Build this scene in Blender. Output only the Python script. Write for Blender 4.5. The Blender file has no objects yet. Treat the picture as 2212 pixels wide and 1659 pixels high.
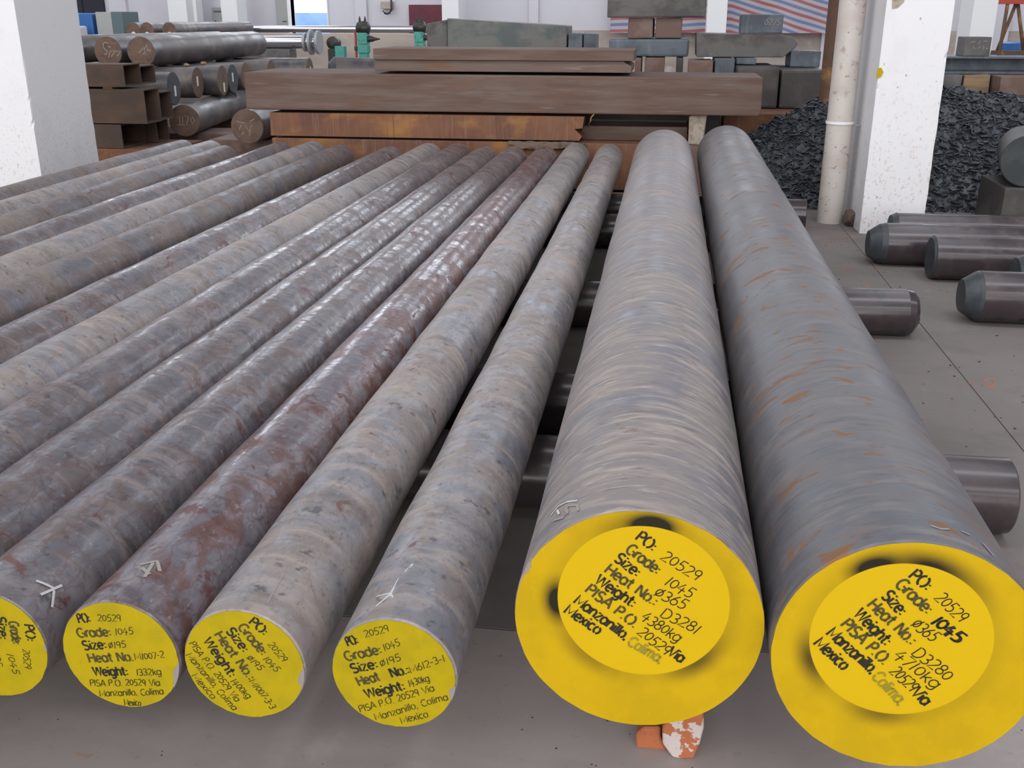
import bpy, bmesh, math, random
from mathutils import Vector, Matrix, noise

# ------------------------------------------------------------------ camera
scene = bpy.context.scene
cam_data = bpy.data.cameras.new('camera')
cam_data.sensor_fit = 'HORIZONTAL'
cam_data.sensor_width = 36.0
cam_data.lens = 36.0 * 2171.8 / 2212.0
cam_data.clip_start = 0.05
cam_data.clip_end = 200
camera = bpy.data.objects.new('camera', cam_data)
camera.location = (0, 0, 1.2334)
camera.rotation_euler = (math.radians(90 - 20.068), 0, math.radians(8.457))
scene.collection.objects.link(camera)
scene.camera = camera

# ------------------------------------------------------------------ world (overcast sky seen through the openings)
world = bpy.data.worlds.new('overcast_sky')
world.use_nodes = True
world.node_tree.nodes['Background'].inputs[0].default_value = (0.86, 0.93, 1.0, 1)
world.node_tree.nodes['Background'].inputs[1].default_value = 3.0
scene.world = world

# ------------------------------------------------------------------ daylight of the hall: gate behind the camera, roof lights, high windows, plus added strips
def area(name, loc, rot, sx, sy, watts, col):
    l = bpy.data.lights.new(name, 'AREA')
    l.shape = 'RECTANGLE'
    l.size = sx
    l.size_y = sy
    l.energy = watts
    l.color = col
    o = bpy.data.objects.new(name, l)
    o.location = loc
    o.rotation_euler = rot
    scene.collection.objects.link(o)
    return o

R90 = math.pi / 2
area('gate_daylight', (-2.5, -16.8, 3.3), (R90, 0, 0), 20.0, 6.0, 1750, (1.0, 0.98, 0.95))
# unseen area lights added under the roof to brighten camera-facing sides evenly
for y in (-13.0, -6.0, 2.5, 12.5):
    area('added_roof_fill', (-3.0, y, 7.1), (math.radians(48), 0, 0), 24.0, 1.9, 520, (0.95, 0.97, 1.0))
for x in (-9.5, 3.2):
    area('roof_light_daylight', (x, 6.5, 7.9), (0, 0, 0), 1.2, 26.0, 270, (0.84, 0.91, 1.0))
for i in range(6):
    area('high_window_daylight', (-13.0 + i * 4.4, 21.7, 4.6), (-R90, 0, 0), 2.6, 2.6, 118, (0.88, 0.93, 1.0))
vs = scene.view_settings
vs.view_transform = 'Standard'
vs.look = 'None'
vs.gamma = 1.0
vs.use_curve_mapping = False
vs.exposure = 0.0
scene.cycles.use_denoising = True
scene.cycles.max_bounces = 5
scene.cycles.diffuse_bounces = 3
scene.cycles.glossy_bounces = 2
scene.cycles.adaptive_threshold = 0.03

# ------------------------------------------------------------------ materials
MATS = {}
def layered(name, base, rough=0.6, metal=0.0, layers=(), bump=None, coord='obj', spec=0.5):
    """Principled surface: each layer is a noise-masked coat of another colour (and roughness)."""
    m = bpy.data.materials.new(name)
    m.use_nodes = True
    nt = m.node_tree
    n, lk = nt.nodes, nt.links
    bs = n['Principled BSDF']
    bs.inputs['Metallic'].default_value = metal
    bs.inputs['Specular IOR Level'].default_value = spec
    bs.inputs['Base Color'].default_value = (*base, 1)
    bs.inputs['Roughness'].default_value = rough
    tc = n.new('ShaderNodeTexCoord')
    if coord == 'world':
        g = n.new('ShaderNodeNewGeometry')
        vec = g.outputs['Position']
    else:
        oi = n.new('ShaderNodeObjectInfo')
        cb = n.new('ShaderNodeVectorMath')
        cb.operation = 'SCALE'
        cb.inputs[0].default_value = (37.3, 91.7, 13.9)
        lk.new(oi.outputs['Random'], cb.inputs['Scale'])
        ad = n.new('ShaderNodeVectorMath')
        ad.operation = 'ADD'
        lk.new(tc.outputs['Object'], ad.inputs[0])
        lk.new(cb.outputs[0], ad.inputs[1])
        vec = ad.outputs[0]
    col, rgh = None, None
    for i, L in enumerate(layers):
        mp = n.new('ShaderNodeMapping')
        mp.inputs['Scale'].default_value = L.get('s', (4, 4, 4))
        mp.inputs['Location'].default_value = (i * 3.7, i * 5.1, i * 1.3)
        mp.inputs['Rotation'].default_value = L.get('rot', (0, 0, 0))
        lk.new(vec, mp.inputs['Vector'])
        if L.get('kind') == 'crack':          # wandering lines between flakes
            tx = n.new('ShaderNodeTexVoronoi')
            tx.feature = 'DISTANCE_TO_EDGE'
            tx.inputs['Scale'].default_value = 1.0
            fac = tx.outputs['Distance']
            wn = n.new('ShaderNodeTexNoise')
            wn.inputs['Scale'].default_value = 1.6
            wn.inputs['Detail'].default_value = 4
            lk.new(mp.outputs[0], wn.inputs['Vector'])
            wa = n.new('ShaderNodeVectorMath')
            wa.operation = 'MULTIPLY_ADD'
            wa.inputs[1].default_value = (.9, .9, .9)
            lk.new(wn.outputs['Color'], wa.inputs[0])
            lk.new(mp.outputs[0], wa.inputs[2])
        else:
            tx = n.new('ShaderNodeTexNoise')
            tx.inputs['Scale'].default_value = 1.0
            tx.inputs['Detail'].default_value = L.get('d', 4)
            tx.inputs['Roughness'].default_value = L.get('nr', 0.6)
            tx.inputs['Distortion'].default_value = L.get('dist', 0.0)
            fac = tx.outputs['Fac']
        lk.new(wa.outputs[0] if L.get('kind') == 'crack' else mp.outputs[0], tx.inputs['Vector'])
        mr = n.new('ShaderNodeMapRange')
        mr.inputs['From Min'].default_value = L['lo']
        mr.inputs['From Max'].default_value = L['hi']
        mr.inputs['To Max'].default_value = L.get('amt', 1.0)
        lk.new(fac, mr.inputs['Value'])
        mask = mr.outputs[0]
        if 'z' in L:                      # stain limited to a height band: (fully on below, gone above)
            sp = n.new('ShaderNodeSeparateXYZ')
            lk.new(tc.outputs['Object'], sp.inputs[0])
            mz = n.new('ShaderNodeMapRange')
            mz.inputs['From Min'].default_value = L['z'][1]
            mz.inputs['From Max'].default_value = L['z'][0]
            lk.new(sp.outputs['Z'], mz.inputs['Value'])
            mu = n.new('ShaderNodeMath')
            mu.operation = 'MULTIPLY'
            lk.new(mask, mu.inputs[0])
            lk.new(mz.outputs[0], mu.inputs[1])
            mask = mu.outputs[0]
        mx = n.new('ShaderNodeMix')
        mx.data_type = 'RGBA'
        lk.new(mask, mx.inputs['Factor'])
        if col is None:
            mx.inputs['A'].default_value = (*base, 1)
        else:
            lk.new(col, mx.inputs['A'])
        mx.inputs['B'].default_value = (*L['c'], 1)
        col = mx.outputs['Result']
        if 'r' in L:
            rx = n.new('ShaderNodeMix')
            lk.new(mask, rx.inputs['Factor'])
            if rgh is None:
                rx.inputs['A'].default_value = rough
            else:
                lk.new(rgh, rx.inputs['A'])
            rx.inputs['B'].default_value = L['r']
            rgh = rx.outputs['Result']
    if col is not None:
        lk.new(col, bs.inputs['Base Color'])
    if rgh is not None:
        lk.new(rgh, bs.inputs['Roughness'])
    if bump:
        mp = n.new('ShaderNodeMapping')
        mp.inputs['Scale'].default_value = bump[0]
        lk.new(vec, mp.inputs['Vector'])
        tx = n.new('ShaderNodeTexNoise')
        tx.inputs['Scale'].default_value = 1.0
        tx.inputs['Detail'].default_value = 5
        lk.new(mp.outputs[0], tx.inputs['Vector'])
        bp = n.new('ShaderNodeBump')
        bp.inputs['Strength'].default_value = bump[1]
        bp.inputs['Distance'].default_value = bump[2]
        lk.new(tx.outputs['Fac'], bp.inputs['Height'])
        lk.new(bp.outputs[0], bs.inputs['Normal'])
    MATS[name] = m
    return m

# black-hot-rolled bars with flaking mill scale: blue-grey oxide, dust, red rust patches
def bar_mat(name, base, blue, dust, rust, amts, rough=(0.5, 0.3), streak=26.0):
    db, dd, dr = amts
    return layered(name, base, rough[0], 0.15, [
        dict(c=blue, s=(9, 6, 9), lo=.49 - db, hi=.57 - db, d=6, dist=.7, r=rough[1]),
        dict(c=tuple(v * 1.35 for v in blue), s=(20, 13, 20), lo=.53 - db, hi=.62 - db, d=5, dist=.5, amt=.6, r=rough[1] * .85),
        dict(c=tuple(v * .45 for v in base), s=(6, 10, 6), lo=.54, hi=.72, d=7, dist=1.0, amt=.75),
        dict(c=dust, s=(6, streak, 6), lo=.52 - dd, hi=.74 - dd, d=7, dist=.6, amt=.7, r=.75),
        dict(c=dust, s=(3, 2.4, 3), lo=.53 - dd, hi=.72 - dd, d=6, dist=.5, amt=.6, r=.7),
        dict(c=rust, s=(11, 8, 11), lo=.665 - dr, hi=.70 - dr, d=5, dist=1.0, amt=.8, r=.5),
        dict(c=tuple(v * .8 for v in rust), s=(19, 11, 19), lo=.05, hi=.0, kind='crack', amt=.42 if dr > .02 else .15, r=.5),
        dict(c=(.05, .045, .05), s=(24, 24, 24), lo=.63, hi=.70, d=4, amt=.65),
        dict(c=(.08, .07, .07), s=(70, 60, 70), lo=.56, hi=.72, d=3, amt=.4),
        dict(c=(.44, .44, .48), s=(80, 60, 80), lo=.63, hi=.72, d=3, amt=.4, r=.3),
    ], bump=((26, 20, 26), .5, .004), spec=.45)

bar_mat('flaky_steel', (.16, .125, .122), (.168, .158, .175), (.36, .29, .265), (.15, .052, .042), (.05, .0, .05), (.42, .23))
bar_mat('red_flaky_steel', (.155, .082, .076), (.20, .18, .205), (.30, .225, .205), (.125, .040, .032), (.015, -.04, .075), (.38, .21))
bar_mat('dusty_steel', (.27, .23, .22), (.235, .232, .255), (.48, .40, .355), (.16, .065, .055), (.02, .06, .0), (.55, .38))
bar_mat('brown_steel', (.18, .14, .13), (.15, .145, .165), (.33, .27, .235), (.13, .065, .05), (.0, .02, .01), (.52, .36))
layered('forged_tan_steel', (.27, .235, .225), .58, .1, [
    dict(c=(.17, .165, .185), s=(5, 4, 5), lo=.44, hi=.62, d=6, dist=.8, r=.42),
    dict(c=(.47, .39, .345), s=(7, 34, 7), rot=(0, 0, .22), lo=.49, hi=.68, d=7, dist=.5, amt=.75, r=.75),
    dict(c=(.54, .45, .40), s=(14, 110, 14), rot=(0, 0, .25), lo=.56, hi=.68, d=5, dist=.6, amt=.7),
    dict(c=(.12, .11, .125), s=(11, 62, 11), rot=(0, 0, .2), lo=.57, hi=.68, d=6, dist=.6, amt=.7),
    dict(c=(.14, .12, .13), s=(30, 45, 30), lo=.60, hi=.72, d=4, amt=.5),
    dict(c=(.24, .24, .29), s=(6, 8, 6), lo=.60, hi=.72, d=5, amt=.6, r=.35),
    dict(c=(.17, .085, .07), s=(12, 18, 12), lo=.66, hi=.72, d=4, amt=.6)], bump=((10, 80, 10), .4, .004), spec=.45)
layered('forged_grey_steel', (.175, .165, .17), .55, .1, [
    dict(c=(.13, .132, .15), s=(4, 5, 4), lo=.42, hi=.60, d=6, dist=.6, r=.42),
    dict(c=(.27, .245, .235), s=(9, 34, 9), rot=(0, 0, .2), lo=.50, hi=.70, d=7, dist=.6, amt=.7, r=.7),
    dict(c=(.10, .095, .10), s=(12, 58, 12), rot=(0, 0, .2), lo=.56, hi=.68, d=6, dist=.6, amt=.65),
    dict(c=(.115, .10, .105), s=(34, 40, 34), lo=.60, hi=.72, d=4, amt=.5),
    dict(c=(.27, .12, .045), s=(13, 24, 13), rot=(0, 0, .25), lo=.60, hi=.64, d=6, dist=.5, amt=.8, r=.8),
    dict(c=(.21, .115, .065), s=(5, 7, 5), lo=.55, hi=.75, d=5, amt=.55)], bump=((10, 70, 10), .4, .003), spec=.4)
layered('glossy_scale_steel', (.058, .044, .048), .20, .1, [
    dict(c=(.085, .064, .064), s=(8, 8, 8), lo=.45, hi=.65, d=5, r=.28),
    dict(c=(.12, .08, .065), s=(12, 5, 12), lo=.60, hi=.72, d=4, amt=.6, r=.42),
    dict(c=(.03, .03, .036), s=(9, 9, 9), lo=.58, hi=.66, d=3, amt=.7)], bump=((14, 14, 14), .12, .003), spec=.5)
layered('cut_face_dark', (.042, .048, .055), .5, .05, [dict(c=(.07, .078, .082), s=(14, 14, 14), lo=.45, hi=.65)], bump=((40, 40, 40), .3, .002))
layered('dark_round_steel', (.12, .10, .095), .5, .05, [
    dict(c=(.06, .062, .072), s=(3, 3, 3), lo=.45, hi=.62, d=4, r=.32),
    dict(c=(.22, .18, .165), s=(5, 5, 5), lo=.50, hi=.72, d=5, amt=.8)], bump=((14, 14, 14), .2, .004))
layered('brown_cut_face', (.16, .098, .068), .6, .1, [
    dict(c=(.11, .062, .043), s=(9, 9, 9), lo=.45, hi=.65, d=4), dict(c=(.24, .16, .11), s=(5, 5, 60), lo=.56, hi=.72, amt=.5)])
layered('rust_slab', (.12, .07, .052), .75, .0, [
    dict(c=(.155, .108, .088), s=(1.5, 8, 14), lo=.42, hi=.62, d=5),
    dict(c=(.18, .08, .035), s=(2.2, 4, 5), lo=.58, hi=.74, d=4, amt=.8),
    dict(c=(.24, .20, .185), s=(2.5, 30, 42), lo=.60, hi=.72, d=4, amt=.6),
    dict(c=(.10, .05, .04), s=(2, 20, 26), lo=.60, hi=.76, d=4, amt=.6)], bump=((10, 30, 30), .3, .004))
layered('orange_rust_slab', (.20, .088, .045), .8, .0, [
    dict(c=(.14, .062, .042), s=(2.5, 3, 3), lo=.42, hi=.60, d=4),
    dict(c=(.33, .155, .045), s=(3, 3, 5), lo=.52, hi=.70, d=4, amt=.9),
    dict(c=(.26, .15, .10), s=(55, 8, 2.5), lo=.54, hi=.68, d=3, amt=.55),
    dict(c=(.085, .04, .035), s=(48, 6, 1.5), lo=.60, hi=.72, d=3, amt=.5)], bump=((50, 20, 6), .4, .004))
layered('rust_tube', (.074, .047, .034), .75, .0, [
    dict(c=(.11, .066, .043), s=(3, 3, 5), lo=.45, hi=.65, d=4),
    dict(c=(.13, .055, .03), s=(4, 4, 4), lo=.60, hi=.74, d=4, amt=.7)], bump=((20, 20, 20), .3, .003))
layered('grey_block_steel', (.135, .125, .12), .6, .1, [
    dict(c=(.075, .068, .068), s=(4, 4, 6), lo=.45, hi=.62, d=5),
    dict(c=(.21, .195, .18), s=(5, 5, 3), lo=.55, hi=.72, d=5, amt=.7),
    dict(c=(.15, .075, .05), s=(4, 4, 4), lo=.60, hi=.74, d=4, amt=.6)], bump=((16, 16, 16), .35, .004))
layered('blue_grey_steel', (.115, .14, .165), .55, .1, [
    dict(c=(.075, .085, .105), s=(5, 5, 5), lo=.45, hi=.62, d=5),
    dict(c=(.20, .225, .235), s=(14, 6, 3), lo=.55, hi=.72, d=5, amt=.7)], bump=((16, 16, 16), .3, .004))
layered('dark_block_steel', (.06, .054, .052), .6, .1, [
    dict(c=(.105, .092, .082), s=(5, 5, 5), lo=.50, hi=.70, d=5), dict(c=(.13, .125, .12), s=(9, 9, 9), lo=.62, hi=.72, amt=.5)], bump=((20, 20, 20), .4, .004))
layered('green_grey_plate', (.165, .165, .15), .55, .1, [
    dict(c=(.10, .115, .115), s=(3, 3, 5), lo=.45, hi=.60, d=6), dict(c=(.16, .085, .07), s=(3, 3, 6), lo=.56, hi=.70, amt=.6),
    dict(c=(.30, .29, .26), s=(7, 7, 7), lo=.60, hi=.72, amt=.6)], bump=((14, 14, 14), .3, .004))
layered('brown_block_steel', (.165, .098, .078), .65, .0, [
    dict(c=(.22, .15, .125), s=(5, 5, 5), lo=.50, hi=.66, d=4), dict(c=(.10, .05, .04), s=(4, 4, 4), lo=.58, hi=.70, amt=.7)])
layered('polished_steel', (.52, .51, .54), .18, .9)
layered('scale_flakes', (.060, .066, .078), .45, .2, [
    dict(c=(.085, .092, .10), s=(9, 9, 9), lo=.5, hi=.66, r=.4), dict(c=(.14, .15, .155), s=(24, 24, 24), lo=.62, hi=.70, amt=.6, r=.3)], spec=.6)
layered('white_plaster', (.80, .79, .80), .85, 0, [
    dict(c=(.70, .68, .67), s=(3, 3, 2), lo=.55, hi=.75, d=5, amt=.6),
    dict(c=(.60, .32, .22), s=(58, 58, 40), lo=.62, hi=.68, d=2, amt=.7, z=(.05, .9)),
    dict(c=(.50, .44, .41), s=(55, 55, 40), lo=.62, hi=.70, d=2, amt=.6, z=(.2, 1.3)),
    dict(c=(.40, .36, .33), s=(26, 26, 20), lo=.735, hi=.76, d=2, amt=.8)], bump=((60, 60, 60), .25, .003))
layered('wall_paint', (.66, .65, .70), .9, 0, [dict(c=(.60, .58, .62), s=(.6, .6, .9), lo=.45, hi=.7, d=5)], coord='world')
layered('dado_render', (.48, .41, .36), .9, 0, [dict(c=(.38, .31, .28), s=(.8, .8, 2.5), lo=.45, hi=.66, d=6), dict(c=(.60, .55, .50), s=(2, 2, 3), lo=.58, hi=.7)], coord='world')
layered('white_paint', (.82, .82, .83), .8, 0)
layered('pvc_pipe', (.58, .53, .49), .55, 0, [
    dict(c=(.50, .43, .38), s=(6, 6, 2), lo=.45, hi=.7, d=5), dict(c=(.16, .12, .10), s=(40, 40, 22), lo=.655, hi=.70, d=3, amt=.8), dict(c=(.30, .22, .18), s=(12, 12, 6), lo=.60, hi=.68, d=4, amt=.7, z=(.05, .3))])
layered('ceiling_sheet', (.40, .42, .44), .8, 0)
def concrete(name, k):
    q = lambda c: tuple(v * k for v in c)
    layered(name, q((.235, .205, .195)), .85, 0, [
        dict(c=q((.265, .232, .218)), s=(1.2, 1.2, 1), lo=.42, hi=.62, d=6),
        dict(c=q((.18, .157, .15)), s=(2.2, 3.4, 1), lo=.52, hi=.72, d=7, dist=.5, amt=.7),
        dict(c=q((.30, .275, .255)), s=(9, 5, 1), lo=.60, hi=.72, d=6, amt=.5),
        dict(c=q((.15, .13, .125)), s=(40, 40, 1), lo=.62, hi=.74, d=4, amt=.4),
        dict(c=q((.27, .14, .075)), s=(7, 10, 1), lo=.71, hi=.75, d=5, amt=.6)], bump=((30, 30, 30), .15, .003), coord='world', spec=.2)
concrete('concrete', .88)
concrete('concrete_lightened_bay', 1.7)  # front bay colour lightened to offset the shade under the bars
layered('joint_filler', (.15, .13, .12), .9, 0)
layered('timber', (.33, .225, .13), .8, 0, [dict(c=(.22, .14, .075), s=(2, 30, 30), lo=.45, hi=.65)])
layered('brick_clay', (.47, .15, .06), .9, 0, [dict(c=(.36, .10, .045), s=(14, 14, 14), lo=.5, hi=.65), dict(c=(.10, .08, .07), s=(60, 60, 60), lo=.66, hi=.72)], bump=((60, 60, 60), .6, .004))
layered('brick_mortar', (.62, .55, .52), .9, 0, [dict(c=(.47, .15, .06), s=(24, 24, 24), lo=.51, hi=.53, d=3), dict(c=(.46, .38, .35), s=(50, 50, 50), lo=.58, hi=.70, amt=.6)], bump=((50, 50, 50), .6, .004))
layered('letter_black', (.012, .011, .008), .6, 0)
layered('letter_faded', (.30, .24, .012), .6, 0)
layered('letter_mid', (.07, .058, .012), .6, 0)
layered('chalk', (.62, .60, .60), .9, 0)
layered('chalk_faint', (.36, .31, .28), .9, 0)
layered('bare_steel', (.34, .31, .30), .5, .3)
layered('yellow_paint_small', (.455, .34, .003), .55, 0, [dict(c=(.39, .30, .004), s=(18, 18, 18), lo=.45, hi=.65, d=4), dict(c=(.52, .40, .008), s=(90, 5, 25), lo=.6, hi=.75, amt=.5),
    dict(c=(.36, .28, .006), s=(40, 40, 40), lo=.64, hi=.74, d=5, amt=.5)], bump=((70, 70, 30), .2, .002), spec=.2)
layered('sticker_white', (.75, .75, .75), .5, 0)
layered('blue_plastic', (.025, .12, .34), .5, 0)
layered('blue_wall_paint', (.22, .42, .78), .8, 0, [dict(c=(.36, .55, .85), s=(1, 1, 1), lo=.45, hi=.65)])
layered('grey_metal', (.36, .37, .36), .5, .1)
layered('green_metal', (.10, .15, .16), .5, .1)
layered('dull_dark_face', (.030, .036, .038), .6, .1, [dict(c=(.05, .058, .06), s=(9, 9, 9), lo=.45, hi=.65, d=5)])
layered('doorway_shade', (.03, .03, .045), .9, 0)
layered('maroon_board', (.16, .035, .05), .7, 0, [dict(c=(.12, .028, .045), s=(3, 3, 3), lo=.45, hi=.6)])
layered('teal_machine', (.06, .33, .27), .45, 0, [dict(c=(.03, .16, .13), s=(20, 20, 20), lo=.56, hi=.66)])
layered('dark_machine', (.035, .035, .03), .45, .3)
layered('red_paint', (.42, .055, .03), .5, 0)
layered('flange_grey', (.33, .335, .36), .5, .2)
layered('rust_pipe_mat', (.12, .062, .035), .7, 0, [dict(c=(.30, .15, .05), s=(6, 6, 3), lo=.56, hi=.68), dict(c=(.07, .04, .03), s=(5, 5, 2), lo=.52, hi=.68)])
layered('cloth_rag', (.15, .105, .08), .95, 0, [dict(c=(.08, .055, .045), s=(20, 20, 20), lo=.5, hi=.65)])
layered('concrete_lump', (.42, .36, .29), .9, 0, [dict(c=(.30, .24, .18), s=(20, 20, 20), lo=.48, hi=.62)], bump=((30, 30, 30), .5, .006))
layered('copper_wire', (.45, .27, .13), .5, .3)

def end_paint(name, ctr, rad, blobs):
    """yellow sprayed end with a masked disc; black overspray left round the mask's edge"""
    m = layered(name, (.585, .375, .002), .6, 0, [
        dict(c=(.52, .335, .002), s=(9, 9, 9), lo=.45, hi=.65, d=4),
        dict(c=(.64, .42, .006), s=(80, 5, 30), lo=.58, hi=.75, amt=.5),
        dict(c=(.45, .32, .006), s=(60, 60, 60), lo=.66, hi=.74, d=4, amt=.35)], bump=((90, 90, 40), .25, .002), spec=.2)
    nt = m.node_tree
    n, lk = nt.nodes, nt.links
    bs = n['Principled BSDF']
    src = bs.inputs['Base Color'].links[0].from_socket
    tc = n.new('ShaderNodeTexCoord')
    def dist(p):
        d = n.new('ShaderNodeVectorMath')
        d.operation = 'DISTANCE'
        lk.new(tc.outputs['Object'], d.inputs[0])
        d.inputs[1].default_value = (p[0], 0, p[1])
        return d.outputs['Value']
    def mrange(v, a, b, lo, hi):
        r = n.new('ShaderNodeMapRange')
        r.interpolation_type = 'SMOOTHSTEP'
        for k, x in (('From Min', a), ('From Max', b), ('To Min', lo), ('To Max', hi)):
            r.inputs[k].default_value = x
        lk.new(v, r.inputs['Value'])
        return r.outputs[0]
    def math2(op, a, b):
        q = n.new('ShaderNodeMath')
        q.operation = op
        q.use_clamp = True
        lk.new(a, q.inputs[0])
        lk.new(b, q.inputs[1])
        return q.outputs[0]
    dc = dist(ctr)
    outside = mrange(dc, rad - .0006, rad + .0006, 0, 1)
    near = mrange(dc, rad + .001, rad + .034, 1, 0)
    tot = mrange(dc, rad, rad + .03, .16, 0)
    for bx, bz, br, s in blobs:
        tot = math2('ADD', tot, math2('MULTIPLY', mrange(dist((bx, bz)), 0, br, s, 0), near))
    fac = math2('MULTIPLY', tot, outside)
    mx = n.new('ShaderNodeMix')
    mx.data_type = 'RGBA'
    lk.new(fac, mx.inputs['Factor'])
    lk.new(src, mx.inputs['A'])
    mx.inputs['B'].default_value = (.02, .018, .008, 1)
    # the masked disc keeps the fresher coat
    my = n.new('ShaderNodeMix')
    my.data_type = 'RGBA'
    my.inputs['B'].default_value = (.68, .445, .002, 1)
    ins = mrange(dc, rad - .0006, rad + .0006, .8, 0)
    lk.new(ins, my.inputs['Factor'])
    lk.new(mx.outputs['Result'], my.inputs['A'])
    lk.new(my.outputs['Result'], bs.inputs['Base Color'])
    return m

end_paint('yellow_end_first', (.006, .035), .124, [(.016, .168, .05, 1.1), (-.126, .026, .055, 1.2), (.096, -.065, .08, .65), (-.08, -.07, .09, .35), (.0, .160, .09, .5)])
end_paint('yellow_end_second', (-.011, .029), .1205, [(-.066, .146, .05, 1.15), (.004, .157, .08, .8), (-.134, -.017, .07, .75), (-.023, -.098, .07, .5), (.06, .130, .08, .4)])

# ------------------------------------------------------------------ helpers
COL = scene.collection
def mesh_of(verts, faces, smooth=False):
    me = bpy.data.meshes.new('mesh')
    me.from_pydata([tuple(v) for v in verts], [], faces)
    if smooth:
        me.polygons.foreach_set('use_smooth', [True] * len(me.polygons))
    me.update()
    return me

def obj(name, me, m, parent=None, loc=(0, 0, 0), rot=(0, 0, 0)):
    o = bpy.data.objects.new(name, me)
    if m:
        me.materials.append(MATS[m])
    o.location = loc
    o.rotation_euler = rot
    o.parent = parent
    COL.objects.link(o)
    return o

def tag(o, label, cat, group=None):
    o['label'] = label
    o['category'] = cat
    if group:
        o['group'] = group
    return o

def empty(name, loc, rot=(0, 0, 0)):
    o = bpy.data.objects.new(name, None)
    o.empty_display_size = .1
    o.location = loc
    o.rotation_euler = rot
    COL.objects.link(o)
    return o

def structure(o):
    o['kind'] = 'structure'
    return o

def box_me(x0, x1, y0, y1, z0, z1, bev=.006, jit=0.0, seed=0):
    bm = bmesh.new()
    bmesh.ops.create_cube(bm, size=1)
    for v in bm.verts:
        v.co = Vector((x0 + (x1 - x0) * (v.co.x + .5), y0 + (y1 - y0) * (v.co.y + .5), z0 + (z1 - z0) * (v.co.z + .5)))
    if jit:
        rnd = random.Random(seed)
        for v in bm.verts:
            v.co += Vector([rnd.uniform(-jit, jit) for _ in range(3)])
    if bev:
        bmesh.ops.bevel(bm, geom=bm.edges[:], offset=bev, segments=2, affect='EDGES', profile=.6)
    me = bpy.data.meshes.new('mesh')
    bm.to_mesh(me)
    bm.free()
    return me

def prism_me(pts, a0, a1, axis='y', bev=0.0):
    """outline extruded along an axis: 'y' takes (x, z) points, 'x' takes (y, z) points"""
    bm = bmesh.new()
    f = (lambda p, a: (p[0], a, p[1])) if axis == 'y' else (lambda p, a: (a, p[0], p[1]))
    A = [bm.verts.new(f(p, a0)) for p in pts]
    B = [bm.verts.new(f(p, a1)) for p in pts]
    n = len(pts)
    bm.faces.new(A)
    bm.faces.new(B[::-1])
    for i in range(n):
        bm.faces.new((A[i], B[i], B[(i + 1) % n], A[(i + 1) % n]))
    bmesh.ops.recalc_face_normals(bm, faces=bm.faces[:])
    if bev:
        bmesh.ops.bevel(bm, geom=bm.edges[:], offset=bev, segments=2, affect='EDGES', profile=.6)
    me = bpy.data.meshes.new('mesh')
    bm.to_mesh(me)
    bm.free()
    return me

def lathe_me(profile, seg=48, wob=0.0, seed=0, base=0.0, caps=True, wl=.35):
    """round solid along +Y, axis at height `base`; profile = [(y, r), ...]; corner rings are split so edges stay crisp"""
    V, F, smooth = [], [], []
    off = Vector((seed * 7.13, seed * 3.7, seed * 1.9))
    def ring(y, r):
        i0 = len(V)
        for k in range(seg):
            t = 2 * math.pi * k / seg
            rr = r
            if wob and r > 1e-4:
                rr = r + wob * noise.noise(Vector((math.cos(t) * .8, y / wl, math.sin(t) * .8)) + off)
            V.append((rr * math.cos(t), y, base + rr * math.sin(t)))
        return i0
    for (y0, r0), (y1, r1) in zip(profile, profile[1:]):
        n = max(1, int(abs(y1 - y0) / .08)) if wob else 1
        prev = ring(y0, r0)
        for j in range(1, n + 1):
            cur = ring(y0 + (y1 - y0) * j / n, r0 + (r1 - r0) * j / n)
            for k in range(seg):
                k2 = (k + 1) % seg
                F.append((prev + k, cur + k, cur + k2, prev + k2))
                smooth.append(True)
            prev = cur
    if caps:
        for (y, r), rev in ((profile[0], False), (profile[-1], True)):
            if r > 1e-4:
                i0 = ring(y, r)
                ids = list(range(i0, i0 + seg))
                F.append(ids[::-1] if rev else ids)
                smooth.append(False)
    me = bpy.data.meshes.new('mesh')
    me.from_pydata(V, [], F)
    me.polygons.foreach_set('use_smooth', smooth)
    me.update()
    return me

def tube_me(pts, r, seg=10):
    V, F = [], []
    P = [Vector(p) for p in pts]
    for i, p in enumerate(P):
        t = (P[min(i + 1, len(P) - 1)] - P[max(i - 1, 0)]).normalized()
        a = t.orthogonal().normalized()
        b = t.cross(a)
        for k in range(seg):
            q = 2 * math.pi * k / seg
            V.append(p + r * (math.cos(q) * a + math.sin(q) * b))
    for i in range(len(P) - 1):
        for k in range(seg):
            k2 = (k + 1) % seg
            F.append((i * seg + k, i * seg + k2, (i + 1) * seg + k2, (i + 1) * seg + k))
    F.append(list(range(seg))[::-1])
    F.append([(len(P) - 1) * seg + k for k in range(seg)])
    return mesh_of(V, F, True)

def lump_me(size, seed, n=22, flat=0.0):
    """broken lump: convex hull of jittered points"""
    rnd = random.Random(seed)
    bm = bmesh.new()
    for _ in range(n):
        d = Vector((rnd.gauss(0, 1), rnd.gauss(0, 1), rnd.gauss(0, 1))).normalized()
        m = max(abs(d.x), abs(d.y), abs(d.z))
        d = d.lerp(d / m, .6) * rnd.uniform(.85, 1)
        bm.verts.new((d.x * size[0] / 2, d.y * size[1] / 2, max(0, (d.z + 1) * size[2] / 2)))
    r = bmesh.ops.convex_hull(bm, input=bm.verts[:])
    junk = [e for e in r['geom_interior'] + r['geom_unused'] if isinstance(e, bmesh.types.BMVert)]
    bmesh.ops.delete(bm, geom=list(set(junk)), context='VERTS')
    me = bpy.data.meshes.new('mesh')
    bm.to_mesh(me)
    bm.free()
    return me

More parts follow.
